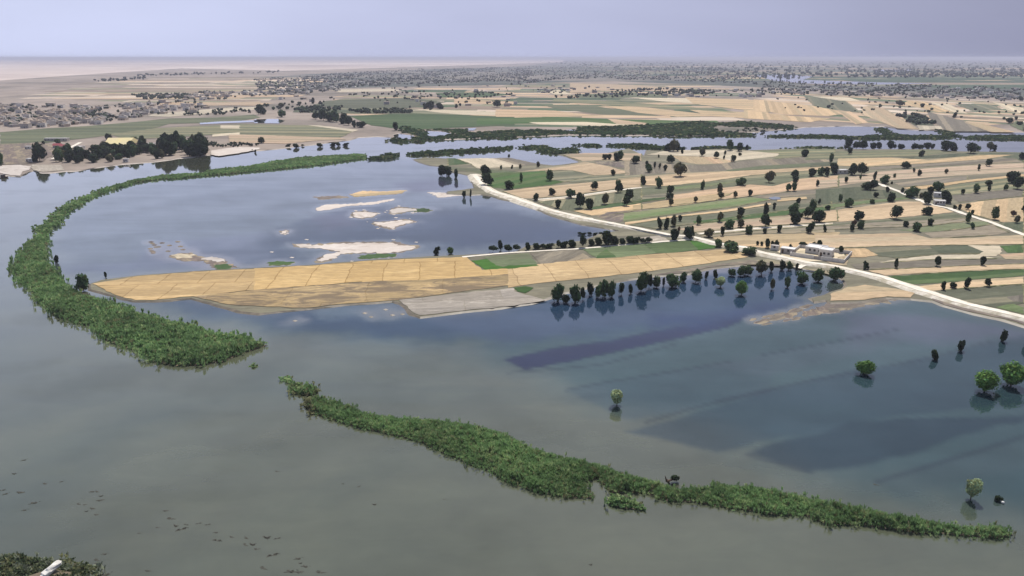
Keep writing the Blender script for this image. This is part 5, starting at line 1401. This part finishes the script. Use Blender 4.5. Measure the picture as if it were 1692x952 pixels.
tag(r, 'small shed with a dull red roof near the beach, right of two', 'shed')
p, _ = frame('L1', 310, 226, .8); r = empty('long_building', p, 0.02)
house_parts(r, 28, 6, 3.2, M['grey_plaster'], M['roof_white'], 5)
tag(r, 'long low building with a white roof behind the red-roofed sheds', 'building')
for x, y, w_, lab in ((1020, 262, 9, 'small white house between two dark trees right of the yellow roof'), (520, 282, 9, 'small white building beside the diagonal track on the far bank'), (860, 372, 5, 'tiny grey hut at the water edge below the yellow roof'),
                      (182, 370, 8, 'low pale jetty shed left of the tall dark tree on the far bank'), (175, 282, 7, 'small pale building on the bare ground left of the red sheds')):
    p, _ = frame('L1', x, y, .8); r = empty('house', p, random.uniform(-.2, .3))
    house_parts(r, w_, w_ * .7, 2.8, M['plaster'], M['roof_white'], 1)
    tag(r, lab, 'house')

# moored ferry barge at the left edge
p, _ = frame('G1', -20, 690, 0.0); r = empty('boat', p, 0.25)
bm = bmesh.new()
secs = [(-7, 1.5, .9, 0.5), (-5, 2.0, .8, 0), (4, 2.0, .8, 0), (6.4, 1.1, 1.1, .1), (7.4, .1, 1.4, .6)]
rows = []
for x, hw, top, bot in secs:
    rows.append([bm.verts.new(v) for v in ((x, -hw, top), (x, -hw * .75, bot - .2), (x, hw * .75, bot - .2), (x, hw, top))])
for a_, b_ in zip(rows, rows[1:]):
    for k in range(3): bm.faces.new((a_[k], a_[k + 1], b_[k + 1], b_[k]))
bm.faces.new(rows[0]); bm.faces.new(rows[-1][::-1])
bmesh.ops.recalc_face_normals(bm, faces=bm.faces)
me = D.meshes.new('hull'); bm.to_mesh(me); bm.free(); me.materials.append(M['wood'])
link(D.objects.new('hull', me), r)
m = MB(); m.box(-6.6, -1.5, .55, 5, 1.5, .65); m.build('deck', M['plaster'], r)
m = MB(); m.box(2.0, -1.1, .66, 5.0, 1.1, 2.6); m.build('cabin', M['wood'], r)
m = MB(); m.box(1.7, -1.4, 2.61, 5.3, 1.4, 2.75); m.build('cabin_roof', M['dark_open'], r)
tag(r, 'dark hulled boat with a pale deck moored by the white beach', 'boat')

# rock in the lower left corner
bm = bmesh.new(); bmesh.ops.create_icosphere(bm, subdivisions=3, radius=1)
for v in bm.verts:
    n_ = 1 + .18 * math.sin(v.co.x * 5 + 1) * math.cos(v.co.y * 4) + .08 * math.sin(v.co.z * 9 + v.co.x * 7)
    v.co = Vector((v.co.x * 2.3 * n_, v.co.y * 0.8 * n_, v.co.z * 0.7 * n_))
me = D.meshes.new('rock'); bm.to_mesh(me); bm.free(); me.materials.append(M['rock'])
o = link(D.objects.new('rock', me)); q = ground(84, 941, 2.3); o.location = q; o.rotation_euler = (0.1, -0.25, R(62)); tag(o, 'pale smooth rock slab rising out of the shrubs in the lower left corner', 'rock')
me = D.meshes.new('pile'); 
V, F = ICO2
mm = mesh_np('earth_mound', V * np.array([[6.5, 2.6, 2.0]]) * (1 + .12 * np.sin(V[:, :1] * 7)), F, M['riverbed'])
o = link(D.objects.new('bank', mm)); q = ground(70, 962, 0.0); o.location = (q.x, q.y, -.2); o.rotation_euler = (0, 0, R(20)); tag(o, kind='structure')

# ------------------------------------------------------------------ floating debris
M['drift'] = mat_plain('drift', (0.045, 0.045, 0.038), ns=2, c2=(0.09, 0.085, 0.07))
DEB = []
for i in range(5):
    rnd = random.Random(i + 50); m = MB()
    for k in range(rnd.randint(7, 12)):
        t = rnd.uniform(0, 6.28); q = Vector((rnd.gauss(0, .6), rnd.gauss(0, .25), 0.02))
        L_ = rnd.uniform(.3, 1.0)
        m.bar(q, q + Vector((math.cos(t) * L_, math.sin(t) * L_ * .5, rnd.uniform(.02, .28))), .07, .03, 4)
    for k in range(9):
        x, y = rnd.gauss(0, .5), rnd.gauss(0, .22); sz = rnd.uniform(.15, .35)
        m.quad((x - sz, y - sz * .5, .03), (x + sz, y - sz * .3, .05), (x + sz * .7, y + sz * .5, .09), (x - sz * .8, y + sz * .4, .04), (x - sz * 1.1, y, .03))
    DEB.append(m.mesh('floating_debris', M['drift']))
def debris(c, lst, where):
    for x, y, s_ in lst:
        p = gp(c, [(x, y)], 0)[0]
        o = link(D.objects.new('floating_debris', random.choice(DEB))); o.location = p
        o.rotation_euler = (0, 0, random.uniform(-.5, .5)); o.scale = (s_ * .75, s_ * .75, s_ * .6)
        tag(o, 'small dark clump of drifting stems and weed %s' % where, 'debris', 'drifting debris ' + where)
debris('D1', [(155, 190, .8), (90, 280, .9), (290, 343, .8), (130, 400, 1.2), (220, 468, 1.1), (10, 388, .8), (35, 410, .8), (160, 515, .7), (400, 330, .6)], 'on the river at the far lower left')
debris('D1', [(600, 395, .8), (630, 395, .7), (655, 425, .8), (648, 452, 1.0), (510, 475, .7), (550, 480, .6), (600, 505, .9), (625, 545, .7), (560, 525, .6)], 'in a loose ring on the river at the lower left')
debris('D1', [(1075, 520, .8), (1110, 570, 1.0), (1140, 618, 1.0), (1180, 640, 1.2), (1210, 610, .6), (1290, 603, .6), (1350, 610, .6), (1405, 660, .7), (1412, 712, 1.0), (1505, 690, .7), (1600, 695, .8), (1595, 740, .7), (1640, 740, 1.1), (1670, 768, .7), (1025, 628, .5), (905, 665, .5)], 'in a broken line toward the bottom edge')
debris('D2', [(80, 695, 1.3), (120, 808, 1.2), (285, 830, .9), (300, 862, .6), (332, 880, .9), (235, 912, 1.3), (290, 918, 1.0), (430, 918, 1.0), (150, 700, .7), (60, 892, .9)], 'near the bottom edge left of centre')
debris('D1', [(640, 870, 1.0), (680, 800, .7), (960, 910, .8), (690, 935, 1.0), (630, 840, .8)], 'beside the bank in the lower left corner')
debris('D2', [(150, 263, .6), (575, 345, .5), (680, 362, .5), (780, 480, .8), (1235, 445, .4)], 'scattered on the open river above the bottom centre')
debris('D3', [(535, 872, .6), (1535, 545, .6)], 'on the river below the foreground reeds')
debris('D4', [(730, 350, .7), (905, 672, .6)], 'on the river beside the right half of the reeds')
# half-sunk bush with a pale bag at the right
r = empty('sunken_bush', gp('D4', [(1520, 455)], 0)[0])
o = link(D.objects.new('foliage', BUSHD[1]), r); o.scale = (2.6, 2.0, 1.8); o.location = (0, 0, -.5)
tag(r, 'dark half-sunk bush in floodwater right of the pale sapling', 'bush')
V, F = ICO2
o = link(D.objects.new('bag', mesh_np('bag', V * np.array([[.38, .3, .3]]) * (1 + .15 * np.sin(V[:, 1:2] * 6)), F, M['roof_white']))); o.location = gp('D4', [(1532, 452)], 0.0)[0] + Vector((0, -1.2, .25))
tag(o, 'small white bag caught in the half-sunk dark bush', 'bag')
# big broken snag on the foreground belt
r = empty('snag', gp('D3', [(1068, 338)], 0)[0], .4)
m = MB(); m.bar((-1.8, 0, .8), (2.0, 0, 1.2), .28, .14); m.bar((-1.8, 0, .8), (-2.2, .2, 2.3), .25, .1); m.bar((-1, 0, 0), (-1.6, .3, 1.2), .26, .2); m.build('trunk', M['wood'], r)
o = link(D.objects.new('foliage', BUSHD[0]), r); o.scale = (3.2, 2.2, 1.7); o.location = (.5, 0, 0.2)
tag(r, 'dark fallen tree snag poking out behind the foreground reed belt', 'dead tree')

# ------------------------------------------------------------------ villages on the plain
def pip(pts, x, y): return bool(inside(pts, np.array([x]), np.array([y]))[0])
def sample(pts, n, seed=0, pw=1.0):
    rnd = random.Random(seed)
    x0, x1 = min(p[0] for p in pts), max(p[0] for p in pts); y0, y1 = min(p[1] for p in pts), max(p[1] for p in pts)
    out = []
    while len(out) < n:
        x, y = rnd.uniform(x0, x1), rnd.uniform(y0, y1)
        if pip(pts, x, y) and (math.sin(x * .11 + 2 * math.sin(y * .5)) + math.sin(x * .047 + y * .35) > rnd.uniform(-2, 1.2)): out.append((x, y))
    return out
TOWNS = [
    ('in the village at the left edge', [(-20, 172), (60, 172), (150, 178), (250, 170), (340, 166), (345, 185), (250, 192), (180, 204), (60, 212), (-20, 215)], 190),
    ('in the village left of centre', [(240, 160), (330, 152), (430, 150), (560, 143), (560, 151), (420, 160), (340, 168)], 110),
    ('in the large distant town', [(420, 132), (560, 121), (700, 114), (860, 111), (880, 120), (860, 134), (700, 139), (560, 146), (430, 158)], 650),
    ('in the hazy town at the centre', [(840, 111), (1000, 106), (1200, 109), (1270, 122), (1250, 140), (1100, 133), (940, 130), (850, 140)], 480),
    ('in the village on the right beyond the river', [(1262, 132), (1400, 137), (1700, 147), (1700, 166), (1500, 161), (1262, 155)], 240),
    ('on the hazy plain at the right', [(1200, 102), (1700, 102), (1700, 130), (1262, 122)], 90),
    ('among the fields beyond the river', [(860, 140), (1000, 145), (1262, 150), (1262, 162), (1000, 158), (860, 152)], 70),
    ('among the fields beyond the river', [(440, 150), (700, 142), (860, 138), (860, 175), (600, 190), (450, 175)], 40)]
HS = []
for ti, (where, pts, n_) in enumerate(TOWNS):
    for x, y in sample(pts, n_, ti):
        if not (1225 < x < 1460 and 120 < y < 142): HS.append((y, x, where))
HS.sort(reverse=True)
WALLC = [(0.32, 0.29, 0.27), (0.22, 0.20, 0.19), (0.42, 0.38, 0.34), (0.27, 0.24, 0.22), (0.60, 0.57, 0.53), (0.17, 0.16, 0.155)]
HP = []
for i in range(6):
    rnd = random.Random(i + 5); w_, d_, h_ = rnd.uniform(8, 14), rnd.uniform(7, 11), rnd.choice([3.2, 3.4, 6.2])
    m = MB(); m.box(-w_ / 2, -d_ / 2, -.3, w_ / 2, d_ / 2, h_)
    wall = m.mesh('wall', [M['grey_plaster'], M['tan_plaster'], M['plaster']][i % 3])
    m = MB(); m.box(-w_ / 2 - .2, -d_ / 2 - .2, h_ + .01, w_ / 2 + .2, d_ / 2 + .2, h_ + .35); m.box(-w_ / 4, -1, h_ + .36, 1, d_ / 3, h_ + 2.2)
    roof = m.mesh('roof', M['grey_plaster'] if i % 2 else M['tan_plaster'])
    m = MB(); m.box(-.6, -d_ / 2 - .08, 0, .6, -d_ / 2 - .02, 2.1); door = m.mesh('door', M['dark_open'])
    m = MB(); m.box(w_ / 4 - .6, -d_ / 2 - .08, 1.1, w_ / 4 + .6, -d_ / 2 - .02, 2.3); win = m.mesh('window', M['dark_open'])
    HP.append((wall, roof, door, win, w_, d_, h_))
ADJ = ['grey', 'tan', 'white']
for i, (y, x, where) in enumerate(HS[:290]):
    k = random.randrange(6); pr = HP[k]
    p = ground(x, y, .9); rz = random.choice([0.1, 0.1, 1.67, -.4]) + random.gauss(0, .1)
    if i < 150:
        r = empty('house', p, rz)
        for nm_, me_ in zip(('wall', 'roof', 'door', 'window'), pr[:4]): link(D.objects.new(nm_, me_), r)
    else:
        if 'one' not in globals():
            one = []
            for w_, d_, h_, q in [(*h[4:7], j) for j, h in enumerate(HP)]:
                m = MB(); m.box(-w_ / 2, -d_ / 2, -.3, w_ / 2, d_ / 2, h_); m.box(-w_ / 2 - .2, -d_ / 2 - .2, h_ + .01, w_ / 2 + .2, d_ / 2 + .2, h_ + .35, m=1)
                one.append(m.mesh('house', [[M['grey_plaster'], M['tan_plaster'], M['plaster']][q % 3], M['grey_plaster'] if q % 2 else M['tan_plaster']]))
        r = link(D.objects.new('house', one[k])); r.location = p; r.rotation_euler = (0, 0, rz)
    tag(r, 'small %s flat-roofed house %s' % (ADJ[k % 3], where), 'house', '%s houses %s' % (ADJ[k % 3], where))
V, F, C = [], [], []
for y, x, where in HS[290:]:
    p = ground(x, y, .9); sc = 1 + max(0, (130 - y)) * .03
    w_, d_, h_ = random.uniform(7, 13) * sc, random.uniform(7, 12) * sc, random.choice([3.2, 3.5, 4, 6]) * (1 + (sc - 1) * .5)
    a = random.choice([0.1, .4, -.3]); ca, sa = math.cos(a), math.sin(a); n0 = len(V)
    for zz in (0, h_):
        for sx, sy in ((-1, -1), (1, -1), (1, 1), (-1, 1)):
            X0, Y0 = sx * w_ / 2, sy * d_ / 2
            V.append((p.x + X0 * ca - Y0 * sa, p.y + X0 * sa + Y0 * ca, p.z + zz))
    for f in ((4, 5, 6, 7), (0, 1, 5, 4), (1, 2, 6, 5), (2, 3, 7, 6), (3, 0, 4, 7)): F.append(tuple(n0 + q for q in f))
    cc = random.choice(WALLC); C += [cc] * 8
tag(link(D.objects.new('distant_houses', mesh_np('distant_houses', V, F, M['town'], C))), 'hazy mass of tiny pale and grey houses in the far towns across the plain', 'houses', kind='stuff')

# trees too far and small to tell apart
DT = []
for ti, (where, pts, n_) in enumerate(TOWNS):
    for x, y in sample(pts, int(n_ * (2.6 if n_ > 200 else 1.3)), ti + 30): DT.append((x, y, random.uniform(5, 9), 1))
for pts, n_, sz in [
    ([(215, 157), (310, 155), (320, 162), (240, 165)], 120, 8), ([(485, 181), (520, 178), (565, 178), (560, 184), (500, 187)], 90, 7), ([(575, 183), (640, 181), (680, 183), (678, 188), (600, 188)], 120, 7),
    ([(570, 155), (760, 150), (860, 155), (800, 165), (600, 165)], 80, 8), ([(1660, 150), (1244, 150), (1250, 156), (1400, 160)], 60, 8), ([(1480, 192), (1520, 190), (1545, 205), (1510, 207)], 80, 7),
    ([(900, 160), (1262, 148), (1262, 152), (950, 165)], 70, 9), ([(340, 182), (470, 172), (560, 168), (560, 175), (440, 186), (350, 190)], 40, 8), ([(300, 190), (420, 182), (420, 187), (310, 193)], 26, 6),
    ([(1000, 150), (1100, 146), (1160, 152), (1100, 158)], 90, 8), ([(1130, 148), (1180, 150), (1170, 156), (1120, 155)], 60, 8), ([(130, 192), (180, 190), (180, 197), (140, 199)], 35, 8), ([(225, 124), (460, 118), (460, 121), (230, 127)], 70, 12),
    ([(150, 133), (240, 129), (240, 132), (160, 136)], 30, 12), ([(860, 100), (1692, 99), (1692, 130), (1250, 128), (1000, 112)], 900, 16), ([(1440, 118), (1692, 120), (1692, 127), (1450, 126)], 200, 14), ([(1262, 155), (1692, 168), (1692, 200), (1300, 185)], 70, 6),
    ([(345, 236), (430, 240), (400, 244), (340, 243)], 50, 4), ([(1200, 220), (1262, 205), (1330, 205), (1300, 212), (1250, 222)], 40, 4)]:
    x0, x1 = min(p[0] for p in pts), max(p[0] for p in pts); y0, y1 = min(p[1] for p in pts), max(p[1] for p in pts)
    c_ = 0
    while c_ < n_:
        x, y = random.uniform(x0, x1), random.uniform(y0, y1)
        if pip(pts, x, y): DT.append((x, y, sz * random.uniform(.7, 1.3), 1)); c_ += 1
VV, FF, CC, k = [], [], [], 0
v0, f0 = ICO1
for x, y, s_, _ in DT:
    p = ground(x, y, .7); s_ *= (1 + max(0, 125 - y) * .02) * (0.78 if y > 145 else 0.9)
    for b_ in range(2):
        off = np.array([random.gauss(0, s_ * .25), random.gauss(0, s_ * .25), random.uniform(.35, .55) * s_])
        vv = v0 * rng.uniform(.7, 1.15, (len(v0), 1)) * np.array([[s_ * .45, s_ * .45, s_ * .45]]) + off + np.array([[p.x, p.y, p.z]])
        VV.append(vv); FF.append(f0 + k); k += len(v0)
        CC.append(np.tile(np.array(random.choice([(0.035, 0.05, 0.03), (0.05, 0.075, 0.04), (0.03, 0.04, 0.03)])), (len(v0), 1)))
tag(link(D.objects.new('distant_trees', mesh_np('distant_trees', np.concatenate(VV), np.concatenate(FF), M['leaf'], np.concatenate(CC)))), 'far scattered and massed dark trees of the plain beyond the river', 'trees', kind='stuff')
